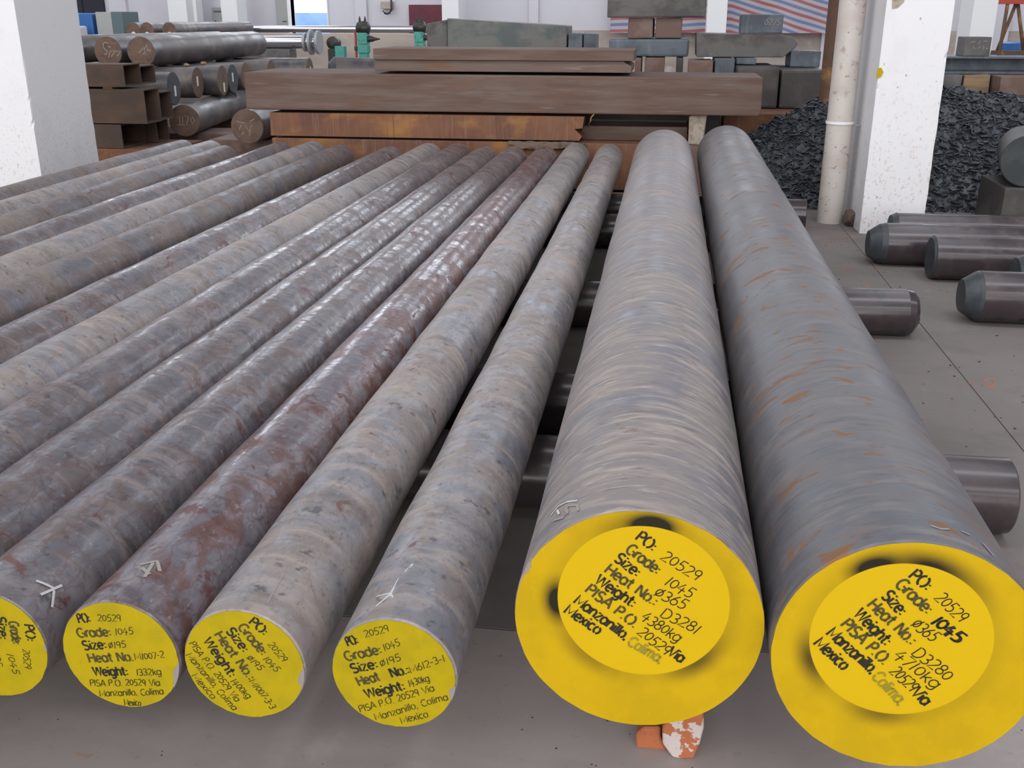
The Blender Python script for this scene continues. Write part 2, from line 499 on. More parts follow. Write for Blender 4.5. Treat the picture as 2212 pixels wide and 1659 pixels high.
# stroke lettering -------------------------------------------------
def arc(cx, cy, rx, ry, a0, a1, n=12):
    return [(cx + rx * math.cos(math.radians(a0 + (a1 - a0) * i / n)), cy + ry * math.sin(math.radians(a0 + (a1 - a0) * i / n))) for i in range(n + 1)]

BOWL = arc(.31, .35, .26, .35, 25, 335, 16)
GLYPH = {
    ' ': (.45, []),
    'P': (.68, [[(.1, 0), (.1, 1)], [(.22, 1), (.36, 1)] + arc(.36, .74, .24, .26, 90, -90) + [(.22, .48)]]),
    'O': (.92, [arc(.45, .5, .38, .5, 102, 258), arc(.45, .5, .38, .5, 78, -78)]),
    'G': (.9, [arc(.45, .5, .38, .5, 48, 300, 16), [(.82, .06), (.82, .44), (.55, .44)]]),
    'S': (.72, [arc(.35, .75, .26, .25, 35, 270) + arc(.35, .25, .28, .25, 90, -145)]),
    'H': (.84, [[(.1, 0), (.1, 1)], [(.72, 0), (.72, 1)], [(.2, .52), (.62, .52)]]),
    'N': (.84, [[(.1, 0), (.1, 1)], [(.16, .95), (.66, .05)], [(.72, 0), (.72, 1)]]),
    'W': (1.08, [[(.03, 1), (.28, 0), (.52, .95)], [(.55, .95), (.8, 0), (1.03, 1)]]),
    'I': (.26, [[(.12, 0), (.12, 1)]]),
    'A': (.8, [[(.02, 0), (.38, 1)], [(.42, 1), (.76, 0)], [(.2, .33), (.58, .33)]]),
    'M': (1.0, [[(.08, 0), (.08, 1), (.48, .2), (.88, 1), (.88, 0)]]),
    'C': (.82, [arc(.45, .5, .38, .5, 48, 170), arc(.45, .5, .38, .5, 190, 312)]),
    'V': (.76, [[(.02, 1), (.37, 0), (.72, 1)]]),
    'D': (.8, [[(.1, 0), (.1, 1)], [(.18, 1), (.3, 1)] + arc(.3, .5, .4, .5, 90, -90) + [(.18, 0)]]),
    'r': (.46, [[(.1, 0), (.1, .7)], arc(.36, .4, .24, .3, 150, 70)]),
    'a': (.72, [BOWL, [(.6, 0), (.6, .7)]]),
    'd': (.72, [BOWL, [(.6, 0), (.6, 1)]]),
    'e': (.66, [[(.07, .36), (.56, .36)] + arc(.32, .35, .26, .35, 5, 315)]),
    'i': (.24, [[(.11, 0), (.11, .68)], [(.11, .86), (.11, 1.0)]]),
    'z': (.58, [[(.05, .7), (.5, .7), (.05, 0), (.52, 0)]]),
    't': (.46, [[(.2, 1), (.2, .12), (.38, 0)], [(0, .7), (.4, .7)]]),
    'o': (.68, [arc(.32, .35, .27, .35, 100, 260), arc(.32, .35, .27, .35, 80, -80)]),
    'g': (.72, [BOWL, [(.6, .7), (.6, -.1)] + arc(.36, -.1, .24, .2, 0, -150)]),
    'h': (.68, [[(.1, 0), (.1, 1)], arc(.34, .42, .23, .28, 160, 0) + [(.57, 0)]]),
    'n': (.68, [[(.1, 0), (.1, .7)], arc(.34, .42, .23, .28, 160, 0) + [(.57, 0)]]),
    'm': (1.0, [[(.1, 0), (.1, .7)], arc(.3, .45, .18, .25, 160, 0) + [(.48, 0)], arc(.68, .45, .18, .25, 160, 0) + [(.86, 0)]]),
    'l': (.24, [[(.11, 0), (.11, 1)]]),
    'c': (.6, [arc(.32, .35, .26, .35, 50, 310)]),
    'x': (.58, [[(.02, 0), (.5, .7)], [(.02, .7), (.5, 0)]]),
    'k': (.58, [[(.1, 0), (.1, 1)], [(.5, .7), (.14, .32)], [(.24, .42), (.54, 0)]]),
    '0': (.62, [arc(.3, .5, .24, .42, 80, 430, 18)]),
    '1': (.36, [[(.14, 0), (.22, 1)]]),
    '2': (.66, [arc(.3, .74, .25, .26, 150, -40) + [(.05, 0), (.6, .03)]]),
    '3': (.62, [arc(.26, .75, .24, .25, 140, -90) + arc(.26, .25, .28, .25, 90, -140)]),
    '4': (.68, [[(.36, 1), (.03, .36), (.62, .36)], [(.42, .66), (.36, -.1)]]),
    '5': (.64, [[(.56, 1), (.18, 1), (.12, .58)] + arc(.26, .3, .28, .3, 120, -130)]),
    '6': (.62, [[(.46, 1), (.2, .66)] + arc(.3, .29, .24, .29, 150, 500, 18)]),
    '7': (.58, [[(.03, 1), (.55, 1), (.2, 0)]]),
    '8': (.62, [arc(.3, .76, .2, .24, -90, 270, 16), arc(.3, .26, .25, .26, 90, 450, 16)]),
    '9': (.62, [arc(.28, .7, .22, .27, 10, 370, 16) + [(.42, .0)]]),
    '%': (.66, [arc(.32, .45, .24, .34, 0, 360, 14), [(.1, -.02), (.56, .95)]]),
    ':': (.34, [[(.14, .08), (.14, .2)], [(.14, .5), (.14, .62)]]),
    '.': (.3, [[(.12, .0), (.12, .1)]]),
    ',': (.3, [[(.14, .1), (.08, -.12)]]),
    '-': (.46, [[(.06, .4), (.38, .42)]]),
}

def ribbon(V, F, pts, w, put):
    """flat stroke of width w along pts; `put` maps the 2-D letter plane to 3-D"""
    n = len(pts)
    if n < 2:
        return
    i0 = len(V)
    for i in range(n):
        ax, ay = pts[max(i - 1, 0)]
        bx, by = pts[min(i + 1, n - 1)]
        dx, dy = bx - ax, by - ay
        l = math.hypot(dx, dy) or 1
        nx, ny = -dy / l * w / 2, dx / l * w / 2
        x, y = pts[i]
        V.append(put(x - nx, y - ny))
        V.append(put(x + nx, y + ny))
    for i in range(n - 1):
        a = i0 + 2 * i
        F.append((a, a + 1, a + 3, a + 2))

def subdivide(pts, step):
    out = [pts[0]]
    for a, b in zip(pts, pts[1:]):
        n = max(1, int(math.hypot(b[0] - a[0], b[1] - a[1]) / step))
        for i in range(1, n + 1):
            out.append((a[0] + (b[0] - a[0]) * i / n, a[1] + (b[1] - a[1]) * i / n))
    return out

def text_me(txt, style, x0, z0, x1, z1, cap, rlim, seed=0):
    """one line of writing on an end face (plane y=0 facing -y), baseline from (x0,z0) to (x1,z1)"""
    rnd = random.Random(hash((len(txt), seed)) & 0xffff)
    L = math.hypot(x1 - x0, z1 - z0)
    ux, uz = (x1 - x0) / L, (z1 - z0) / L
    def outside(a, h):
        return math.hypot(x0 + ux * a - uz * h, z0 + uz * a + ux * h) > rlim
    for _ in range(25):                   # lift a line that would run off the rim
        if not outside(L * .5, 0) and not (outside(L * .2, 0) and outside(L * .8, 0)):
            break
        x0, z0 = x0 - uz * .001, z0 + ux * .001
    a0, a1 = 0.0, L
    while a0 < L * .4 and (outside(a0, 0) or outside(a0, cap * .9)):
        a0 += .001
    while a1 > L * .6 and (outside(a1, 0) or outside(a1, cap * .7)):
        a1 -= .001
    x0, z0, L = x0 + ux * a0, z0 + uz * a0, a1 - a0
    adv = sum(GLYPH[c][0] for c in txt) - .08
    sx = L / adv
    V, F = [], []
    def put(a, b):
        x, z = x0 + ux * a - uz * b, z0 + uz * a + ux * b
        r = math.hypot(x, z)
        if r > rlim:
            x, z = x * rlim / r, z * rlim / r
        return (x, 0, z)
    a = 0
    for c in txt:
        w, strokes = GLYPH[c]
        dy = rnd.uniform(-.06, .06) * cap if style in (1, 3) else 0
        for k in range(2 if style == 3 else 1):
            jx, jy = (rnd.uniform(-.08, .08), rnd.uniform(-.06, .06)) if style == 3 else (0, 0)
            for s in strokes:
                P = [(a + (p[0] + jx) * sx + ((p[1] - .3) * .12 * cap if style in (1, 3) else 0), (p[1] + jy) * cap + dy) for p in s]
                width = {0: .20, 1: .10, 2: .18, 3: .17}[style] * cap
                ribbon(V, F, P, width, put)
        a += w * sx
    return mesh_of(V, F)

# ================================================================== THE HALL
XE = [-16, -12.38, -7.88, -3.38, 1.12, 5.62, 10]
YE = [-17, -11.68, -7.18, -2.68, 1.82, 6.32, 10.82, 15.32, 22.0]
floor = structure(obj('floor', box_me(-16, 10, -17, 22, -.25, -.003, 0), 'joint_filler'))
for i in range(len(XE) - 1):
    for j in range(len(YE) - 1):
        obj('concrete_slab', box_me(XE[i] + .0022, XE[i + 1] - .0022, YE[j] + .0022, YE[j + 1] - .0022, -.2, 0, 0), 'concrete_lightened_bay' if YE[j + 1] < 2 else 'concrete', floor)

DOOR = (-8.05, -7.24, 2.4)
wall_back = structure(obj('wall_back', box_me(-16, DOOR[0], 22, 22.24, -.2, 8, 0), 'wall_paint'))
obj('wall_panel', box_me(DOOR[1], 10, 22, 22.24, -.2, 8, 0), 'wall_paint', wall_back)
obj('lintel', box_me(DOOR[0], DOOR[1], 22, 22.24, DOOR[2], 8, 0), 'wall_paint', wall_back)
obj('dado', box_me(-16, -8.36, 21.985, 21.999, 0, .97, 0), 'dado_render', wall_back)
obj('dado', box_me(DOOR[1], 10, 21.985, 21.999, 0, .97, 0), 'dado_render', wall_back)
structure(obj('wall_left', box_me(-16.24, -16, -17, 22, -.2, 8, 0), 'wall_paint'))
structure(obj('wall_right', box_me(10, 10.24, -17, 22, -.2, 8, 0), 'wall_paint'))
structure(obj('wall_front', box_me(-16, 10, -17.24, -17, -.2, 8, 0), 'wall_paint'))
structure(obj('ceiling', box_me(-16.2, 10.2, -17.2, 22.2, 8, 8.2, 0), 'ceiling_sheet'))
structure(obj('wall_outside', box_me(-20, 2, 27, 27.3, -.2, 1.33, 0), 'blue_wall_paint'))
structure(obj('floor_outside', box_me(-22, 6, 22.24, 27, -.25, -.05, 0), 'concrete'))

door = empty('door_1', (0, 0, 0))
structure(door)
obj('door_panel', box_me(-8.335, -8.075, 21.86, 21.95, .02, 2.36, .004), 'grey_metal', door)
obj('door_frame', box_me(-8.075, -8.05, 21.84, 22.2, 0, 2.4, .003), 'white_paint', door)
obj('door_frame', box_me(-7.24, -7.215, 21.95, 22.2, 0, 2.4, .003), 'white_paint', door)
obj('door_handle', tube_me([(-8.12, 21.85, 1.14), (-8.12, 21.81, 1.14), (-8.19, 21.81, 1.14)], .008), 'dark_machine', door)
d2 = empty('door_2', (0, 0, 0))
structure(d2)
obj('door_panel', box_me(-13.6, -12.8, 21.93, 21.985, 0, 2.4, .004), 'doorway_shade', d2)  # flat dark sheets painted as the shade inside an open doorway
obj('door_panel', box_me(-12.78, -12.29, 21.93, 21.985, 0, 2.4, .004), 'doorway_shade', d2)

# pilasters on the back wall
for x0, x1 in ((-12.15, -11.75), (-2.901, -2.708), (-6.6, -6.35), (2.99, 3.2), (6.2, 6.5)):
    structure(obj('trim_1' if x0 < -12 else 'trim_2', box_me(x0, x1, 21.88, 22.0, 0, 8, 0), 'wall_paint'))

# high windows (above the frame): frames round the daylight openings
for i in range(6):
    xw = -13.0 + i * 4.4
    w = empty('window_%d' % (i + 1), (xw, 21.9, 4.6))
    structure(w)
    for a0, a1, b0, b1 in ((-1.42, -1.34, -1.42, 1.42), (1.34, 1.42, -1.42, 1.42), (-1.34, 1.34, -1.42, -1.34), (-1.34, 1.34, 1.34, 1.42)):
        obj('window_frame', box_me(a0, a1, -.12, .09, b0, b1, 0), 'white_paint', w)
    for k in (-.67, 0, .67):
        obj('mullion', box_me(k - .02, k + .02, -.26, -.22, -1.34, 1.34, 0), 'white_paint', w)

# concrete columns
def column_me(x0, x1, y0, y1, h, seed, chip=.006):
    """plastered shaft whose arrises are chipped; the faces stay flat"""
    rnd = random.Random(seed)
    n = int(h / .03)
    V, F = [], []
    e = .018
    for i in range(n + 1):
        z = h * i / n
        for x, y, sx, sy in ((x0, y0, 1, 1), (x1, y0, -1, 1), (x1, y1, -1, -1), (x0, y1, 1, -1)):
            a = abs(noise.noise(Vector((x * 9, y * 9, z * 6 + seed)))) * chip
            if rnd.random() < .03:
                a += rnd.uniform(.003, .010)
            c = [(x, y + sy * e, z), (x + sx * a, y + sy * a, z), (x + sx * e, y, z)]
            V += c if sx * sy > 0 else c[::-1]
    m = 12
    for i in range(n):
        for k in range(m):
            F.append((i * m + k, i * m + (k + 1) % m, (i + 1) * m + (k + 1) % m, (i + 1) * m + k))
    F.append(list(range(m))[::-1])
    F.append([n * m + k for k in range(m)])
    return mesh_of(V, F)

colR = empty('concrete_column', (1.375, 6.64, 0))
tag(colR, 'white plastered concrete column with rust spots beside the drainpipe and dark scale heap', 'column', 'hall columns')
obj('shaft', column_me(-.183, .183, -.362, .362, 8.0, 3), 'white_plaster', colR)
obj('yellow_tab', prism_me([(-.19, .90), (-.165, .91), (-.155, .935), (-.17, .96), (-.19, .955)], -.3665, -.36), 'yellow_paint_small', colR)
obj('plaster_patch', prism_me([(-.15, 1.275), (-.12, 1.28), (-.09, 1.31), (-.085, 1.36), (-.16, 1.36)], -.3645, -.36), 'concrete_lump', colR)
colL = empty('concrete_column', (-4.312, 6.645, 0))
tag(colL, 'white plastered concrete column at the left edge behind the row of slim bars', 'column', 'hall columns')
obj('shaft', column_me(-.185, .185, -.365, .365, 8.0, 8), 'white_plaster', colL)
for n_, (x0, y0, w, d, lab) in enumerate((
        (-10.15, 20.6, .40, .5, 'white far column left of the grey wall cabinet'),
        (-9.012, 20.6, .34, .5, 'white far column between the grey wall cabinet and the bright doorway'),
        (-4.41, 20.4, .33, .8, 'white far column standing right of the maroon board'),
        (.66, 20.2, .36, .6, 'white far column in front of the striped tarpaulin'),
        (3.70, 14.0, .284, .6, 'white far column in front of the brown steel trestle at the right edge'))):
    c = obj('concrete_column', column_me(0, w, 0, d, 8.0, 20 + n_, .004), 'white_paint', None, (x0, y0, 0))
    tag(c, lab, 'column', 'hall columns')

# drainpipe against the right column
pipe = empty('drainpipe', (1.066, 6.63, 0))
tag(pipe, 'beige plastic drainpipe with a pale strap standing beside the white column', 'pipe')
obj('pipe_body', lathe_me([(0, .079), (4.0, .079)], 40), 'pvc_pipe', pipe, (0, 0, 0), (R90, 0, 0))
obj('strap', lathe_me([(0, .081), (0, .085), (.016, .085), (.016, .081)], 40, caps=False), 'white_paint', pipe, (0, 0, .612), (R90, 0, 0))
obj('strap_lug', box_me(.078, .122, -.012, .012, .600, .608, .002), 'grey_metal', pipe)

d_ = obj('dirt_clump', lump_me((.07, .09, .11), 31, 26), 'cloth_rag', None, (1.165, 6.50, 0), (0, 0, .4))
tag(d_, 'brown dirt clump wedged between the drainpipe foot and the white column', 'dirt')

# ================================================================== FOREGROUND BARS
TEXT = {
    'B1': [
        ('PO:', 0, -0.0100, 0.1383, 0.0155, 0.1196),
        ('20529', 1, 0.0263, 0.1090, 0.0805, 0.0775),
        ('Grade:', 0, -0.0234, 0.1171, 0.0230, 0.0829),
        ('1045', 1, 0.0341, 0.0680, 0.0721, 0.0473),
        ('Size:', 0, -0.0389, 0.1013, -0.0055, 0.0764),
        ('%365', 1, 0.0200, 0.0492, 0.0640, 0.0277),
        ('Heat No.:', 0, -0.0522, 0.0816, 0.0221, 0.0305),
        ('D3281', 1, 0.0310, 0.0150, 0.0849, -0.0113),
        ('Weight:', 0, -0.0657, 0.0630, -0.0092, 0.0248),
        ('4380kg', 1, 0.0033, 0.0068, 0.0591, -0.0278),
        ('PISA P.O.', 0, -0.0794, 0.0468, -0.0054, -0.0093),
        ('20529', 1, -0.0015, -0.0186, 0.0427, -0.0520),
        ('Via', 0, 0.0449, -0.0489, 0.0657, -0.0622),
        ('Manzanillo,', 0, -0.0955, 0.0262, -0.0176, -0.0314),
        ('Colima,', 2, -0.0149, -0.0382, 0.0352, -0.0669),
        ('Mexico', 0, -0.1095, 0.0083, -0.0583, -0.0257),
    ],
    'B2': [
        ('PO:', 0, -0.0144, 0.1299, 0.0114, 0.1102),
        ('20529', 1, 0.0226, 0.0995, 0.0613, 0.0656),
        ('Grade:', 0, -0.0300, 0.1157, 0.0163, 0.0742),
        ('1045', 3, 0.0219, 0.0617, 0.0621, 0.0334),
        ('Size:', 0, -0.0453, 0.0968, -0.0172, 0.0686),
        ('%365', 1, -0.0018, 0.0558, 0.0290, 0.0312),
        ('Heat No.:', 0, -0.0621, 0.0810, 0.0024, 0.0236),
        ('D3280', 1, 0.0051, 0.0105, 0.0562, -0.0285),
        ('Weight:', 0, -0.0782, 0.0651, -0.0308, 0.0190),
        ('4710kg', 1, -0.0189, 0.0031, 0.0433, -0.0436),
        ('PISA P.O.', 0, -0.0932, 0.0468, -0.0291, -0.0116),
        ('20529', 1, -0.0206, -0.0231, 0.0123, -0.0521),
        ('Via', 0, 0.0125, -0.0534, 0.0332, -0.0726),
        ('Manzanillo,', 0, -0.1106, 0.0305, -0.0433, -0.0281),
        ('Colima,', 2, -0.0427, -0.0331, 0.0002, -0.0764),
        ('Mexico', 0, -0.1260, 0.0129, -0.0822, -0.0260),
    ],
    'S1': [
        ('PO:', 0, -0.0824, 0.0392, -0.0515, 0.0512),
        ('20529', 1, -0.0409, 0.0624, -0.0027, 0.0775),
        ('Grade:', 0, -0.0735, 0.0170, -0.0155, 0.0372),
        ('1045', 1, -0.0120, 0.0413, 0.0139, 0.0541),
        ('Size:', 0, -0.0646, -0.0040, -0.0223, 0.0109),
        ('%195', 1, -0.0189, 0.0125, 0.0140, 0.0275),
        ('Heat', 0, -0.0556, -0.0265, -0.0211, -0.0123),
        ('No.:', 0, -0.0029, -0.0051, 0.0265, 0.0058),
        ('M612-3-1', 1, 0.0276, 0.0060, 0.0822, 0.0335),
        ('Weight:', 0, -0.0442, -0.0476, 0.0187, -0.0248),
        ('1430kg', 1, 0.0245, -0.0189, 0.0571, -0.0050),
        ('PISA P.O. 20529 Via', 1, -0.0559, -0.0756, 0.0644, -0.0223),
        ('Manzanillo, Colima', 1, -0.0314, -0.0875, 0.0851, -0.0356),
        ('Mexico', 1, 0.0096, -0.0893, 0.0531, -0.0708),
    ],
    'S2': [
        ('PO:', 0, 0.0141, 0.0786, 0.0368, 0.0574),
        ('20529', 1, 0.0413, 0.0421, 0.0635, 0.0126),
        ('Grade:', 0, -0.0044, 0.0690, 0.0300, 0.0211),
        ('1045', 1, 0.0306, 0.0145, 0.0500, -0.0076),
        ('Size:', 0, -0.0241, 0.0605, 0.0007, 0.0233),
        ('%195', 1, 0.0046, 0.0144, 0.0239, -0.0077),
        ('Heat No.:', 0, -0.0439, 0.0519, 0.0054, -0.0274),
        ('M1007-3-3', 1, 0.0053, -0.0287, 0.0370, -0.0774),
        ('Weight:', 0, -0.0632, 0.0394, -0.0256, -0.0253),
        ('1400kg', 1, -0.0263, -0.0322, -0.0002, -0.0623),
        ('PISA P.O. 20529 Via', 1, -0.0868, 0.0316, -0.0204, -0.0701),
        ('Manzanillo, Colima', 1, -0.0973, 0.0145, -0.0270, -0.0876),
        ('Mexico', 1, -0.0923, -0.0257, -0.0592, -0.0690),
    ],
    'S3': [
        ('PO:', 0, -0.0720, 0.0524, -0.0404, 0.0582),
        ('20529', 1, -0.0290, 0.0606, 0.0106, 0.0645),
        ('Grade:', 0, -0.0673, 0.0274, -0.0094, 0.0359),
        ('1045', 1, -0.0030, 0.0379, 0.0281, 0.0423),
        ('Size:', 0, -0.0609, 0.0049, -0.0203, 0.0119),
        ('%195', 1, -0.0178, 0.0121, 0.0124, 0.0166),
        ('Heat No.', 0, -0.0557, -0.0178, 0.0214, -0.0069),
        ('M1007-2', 1, 0.0241, -0.0052, 0.0742, 0.0041),
        ('Weight:', 0, -0.0507, -0.0421, 0.0088, -0.0357),
        ('1332kg', 1, 0.0226, -0.0342, 0.0652, -0.0282),
        ('PISA P.O. 20529 Via', 1, -0.0601, -0.0627, 0.0601, -0.0494),
        ('Manzanillo, Colima', 1, -0.0465, -0.0809, 0.0642, -0.0656),
        ('Mexico', 1, -0.0110, -0.0967, 0.0385, -0.0924),
    ],
    'S4': [
        ('PO:', 0, 0.0659, 0.0461, 0.0654, 0.0149),
        ('20529', 1, 0.0549, -0.0012, 0.0522, -0.0375),
        ('Grade:', 0, 0.0401, 0.0489, 0.0399, 0.0068),
        ('1045', 1, 0.0249, -0.0126, 0.0293, -0.0511),
        ('Size:', 0, 0.0201, 0.0564, 0.0185, 0.0142),
        ('%195', 1, 0.0023, -0.0039, 0.0011, -0.0374),
    ],
}

def cyl_stroke_me(R, strokes, width):
    """chalk strokes lying on a bar: points are (angle in degrees, distance along bar)"""
    V, F = [], []
    for s in strokes:
        P = subdivide([(math.radians(a) * R, y) for a, y in s], .006)
        def put(a, y):
            t = a / R
            return ((R + .0012) * math.cos(t), y, R + (R + .0012) * math.sin(t))
        ribbon(V, F, P, width, put)
    return mesh_of(V, F)

def disc_me(R, seed, th=.0014):
    """painted skin on an end face, rim slightly uneven"""
    rnd = random.Random(seed)
    n = 96
    V, F = [], []
    for y in (-th, 0):
        for k in range(n):
            t = 2 * math.pi * k / n
            r = R - .0012 - .002 * abs(noise.noise(Vector((math.cos(t) * 5, seed, math.sin(t) * 5))))
            V.append((r * math.cos(t), y, r * math.sin(t)))
    F.append(list(range(n)))
    for k in range(n):
        F.append((k, n + k, n + (k + 1) % n, (k + 1) % n))
    return mesh_of(V, F)

def patch_me(R, ang, w, d, seed):
    rnd = random.Random(seed)
    pts = []
    for i in range(9):
        t = math.radians(ang - w / 2 + w * i / 8)
        pts.append(((R - .0005) * math.cos(t), (R - .0005) * math.sin(t)))
    for i in range(8, -1, -1):
        t = math.radians(ang - w / 2 + w * i / 8)
        r = R - d * math.sin(math.pi * (i + .3) / 8.6) * rnd.uniform(.6, 1)
        pts.append((r * math.cos(t), r * math.sin(t)))
    return prism_me(pts, -.002, 0)

def steel_bar(key, name, near, far, R, mat, end_mat, label, group, seed, cap_s=.0142, cap_h=.0115, patches=(), chalk=()):
    dx, dy = far[0] - near[0], far[1] - near[1]
    L = math.hypot(dx, dy)
    root = empty(name, (near[0], near[1], near[2] - R), (0, 0, math.atan2(-dx, dy)))
    tag(root, label, 'steel bar', group)
    body = lathe_me([(0, R - .003), (.003, R), (L - .006, R), (L, R - .006)], 72, .0035 if R < .12 else .0025, seed, R, wl=.25)
    obj('bar_body', body, mat, root)
    if end_mat:
        end = obj('painted_end', disc_me(R, seed), end_mat, root, (0, 0, R))
        end['label'] = 'yellow painted end face'
        for i, (t, st, x0, z0, x1, z1) in enumerate(TEXT.get(key, ())):
            cap = cap_s if st in (0, 2) else cap_h
            m = {0: 'letter_black', 1: 'letter_black', 2: 'letter_faded', 3: 'letter_black'}[st]
            if st == 0 and i % 4 == 2:
                m = 'letter_mid'
            nm = 'stencil_lettering' if st in (0, 2) else 'handwriting'
            obj(nm, text_me(t, st, x0, z0, x1, z1, cap, R - .003, i), m, end, (0, -.0018 - .00004 * i, 0))
        for a, w, d in patches:
            obj('bare_patch', patch_me(R, a, w, d, seed + int(a)), 'bare_steel', end)
    for strokes, w, m in chalk:
        obj('chalk_mark', cyl_stroke_me(R, strokes, w), m, root)
    return root

ORD = ['', 'first', 'second', 'third', 'fourth', 'fifth', 'sixth', 'seventh', 'eighth', 'ninth', 'tenth', 'eleventh', 'twelfth', 'thirteenth', 'fourteenth']
steel_bar('B1', 'thick_steel_bar', (-.004, 1.279, .399), (-.006, 6.43), .1825, 'forged_tan_steel', 'yellow_end_first',
          'thick tan-streaked round bar with yellow end, beside the slim bars', 'thick round bars', 1, .0172, .0172,
          [(155, 9, .008)],
          [([[(139.3, .0874), (134.8, .098), (128.8, .0899), (122.4, .0724)], [(135.1, .0879), (132.5, .063)]], .004, 'chalk'),
           ([[(126.8, .0716), (128.6, .0667), (126.8, .0462), (129.1, .0469)], [(126.1, .0691), (121.9, .0561), (120.6, .0344)], [(136.6, .0578), (128.8, .0386)]], .005, 'chalk_faint')])
steel_bar('B2', 'thick_steel_bar', (.3656, 1.243, .399), (.3902, 6.735), .1825, 'forged_grey_steel', 'yellow_end_second',
          'thick grey round bar with orange rust flecks and yellow end, rightmost of the row', 'thick round bars', 2, .0172, .0172,
          [], [([[(60, .055), (57, .030)], [(84, .05), (80, .045), (76, .052)], [(70, .06), (66, .06)]], .004, 'chalk_faint')])

ZS = .29
SLIM = [  # near x, near y, far x, far y, material
    (-.3686, 1.250, -.387, 7.294, 'dusty_steel'),
    (-.6035, 1.239, -.625, 7.335, 'dusty_steel'),
    (-.8052, 1.234, -.824, 7.09, 'red_flaky_steel'),
    (-1.025, 1.23, -1.041, 7.08, 'flaky_steel'),
    (-1.232, 1.10, -1.243, 7.05, 'flaky_steel'),
    (-1.440, 1.13, -1.462, 7.20, 'flaky_steel'),
    (-1.645, 1.10, -1.671, 7.18, 'dusty_steel'),
    (-1.850, .90, -1.892, 6.95, 'flaky_steel'),
    (-2.130, .95, -2.27, 7.0, 'brown_steel'),
    (-2.365, 1.1, -2.53, 7.18, 'dusty_steel'),
    (-2.600, 1.0, -2.735, 7.07, 'flaky_steel'),
    (-2.830, .78, -3.05, 6.82, 'brown_steel'),
    (-3.090, 1.02, -3.281, 7.1, 'dusty_steel'),
    (-3.350, 1.04, -3.508, 7.12, 'brown_steel'),
]
MARKS = {
    1: [([[(110.2, .0382), (101.3, .0685), (100.3, .1151), (93.2, .1617)], [(115.4, .0711), (88.8, .0707)], [(103.5, .0734), (89.4, .0439)]], .0035, 'chalk')],
    2: [([[(70.6, .0309), (72.4, .0759), (73.7, .1173)]], .002, 'chalk_faint')],
    3: [([[(97, .11), (84, .125), (74, .10)], [(92, .10), (80, .085)], [(86, .118), (82, .075)]], .006, 'chalk_faint')],
    4: [([[(58.1, .0641), (40.6, .0745)], [(45.5, .0459), (38.4, .091)], [(40.1, .0712), (29.8, .0449)]], .0045, 'chalk')],
}
LAB = {
    1: 'slim round bar with lettered yellow end and chalk star, nearest the thick bars',
    2: 'slim round bar with yellow end lettered on a steep slant, second from the thick bars',
    3: 'reddish glossy slim bar with level lettering on its yellow end, third from the thick bars',
    4: 'slim round bar with chalk cross and yellow end cut by the left frame edge',
}
slim_roots = []
for i, (nx, ny, fx, fy, m) in enumerate(SLIM):
    k = i + 1
    lab = LAB.get(k, 'flaky slim round bar, %s in the row counted leftward from the thick bars' % ORD[k])
    if k == 14:
        lab = 'slim round bar at the far left of the row, beside the white column'
    slim_roots.append(steel_bar('S%d' % k, 'slim_steel_bar', (nx, ny, ZS), (fx, fy), .0975, m, 'yellow_paint_small' if k <= 4 else None,
                                lab, 'slim round bars laid in a row', 10 + k, .0162, .0118,
                                patches={1: [(-14, 16, .012)], 2: [(-8, 22, .014)], 3: [(-16, 30, .012)], 4: [(3, 8, .006)]}.get(k, ()), chalk=MARKS.get(k, ())))
s1 = slim_roots[0]
obj('sticker_scrap', cyl_stroke_me(.0975, [[(88.2, .0885), (84.5, .0925)]], .010), 'blue_plastic', s1)
obj('sticker_scrap', cyl_stroke_me(.0975, [[(88.2, .097), (86.6, .0985)]], .008), 'sticker_white', s1)

# carrier bars lying across underneath
def carrier(xr, yr, xl, yl, R, label, seed, ragged=False):
    L = math.hypot(xr - xl, yr - yl)
    root = empty('carrier_bar', (xr, yr, 0), (0, 0, math.atan2(-(xl - xr), (yl - yr))))
    tag(root, label, 'steel bar', 'carrier bars under the row')
    pr = [(0, R - .004), (.004, R), (L - .004, R), (L, R - .004)] if not ragged else [(0, R * .72), (.018, R * .93), (.045, R), (L, R)]
    obj('bar_body', lathe_me(pr, 56, .003, seed, R), 'glossy_scale_steel', root)
    if ragged:
        obj('burr', lump_me((.05, .06, .05), seed), 'glossy_scale_steel', root, (.055, -.012, R * .25))
    return root

carrier(.90, 2.45, -3.7, 2.36, .096, 'glossy dark carrier bar sticking out right of the thick bars, nearest the camera', 41)
carrier(.30, 2.93, -3.6, 2.93, .096, 'dark carrier bar hidden under the row, seen only through the gaps, second from the front', 42)
carrier(1.05, 4.17, -3.7, 3.92, .096, 'glossy carrier bar with a ragged torn end sticking out right, middle of the row', 43, True)
carrier(.30, 5.66, -3.75, 5.62, .096, 'dark carrier bar under the far half of the row, glinting in the gap', 44)
carrier(.87, 6.32, -3.7, 6.42, .096, 'short dark carrier bar end near the foot of the drainpipe', 45)
for n_, (x, y) in enumerate(((-.005, 2.433), (.371, 2.440), (-.006, 4.105), (.379, 4.132), (-.006, 6.345), (.389, 6.334))):
    w = obj('wooden_packer', box_me(-.05, .05, -.03, .03, 0, .0235, .003), 'timber', None, (x, y, .192), (0, 0, random.Random(n_).uniform(-.2, .2)))
    tag(w, 'thin wooden packer between the %s thick bar and the %s carrier bar' % (('tan', 'grey')[n_ % 2], ('nearest', 'ragged-ended', 'farthest')[n_ // 2]), 'wood block', 'packers under the thick bars')

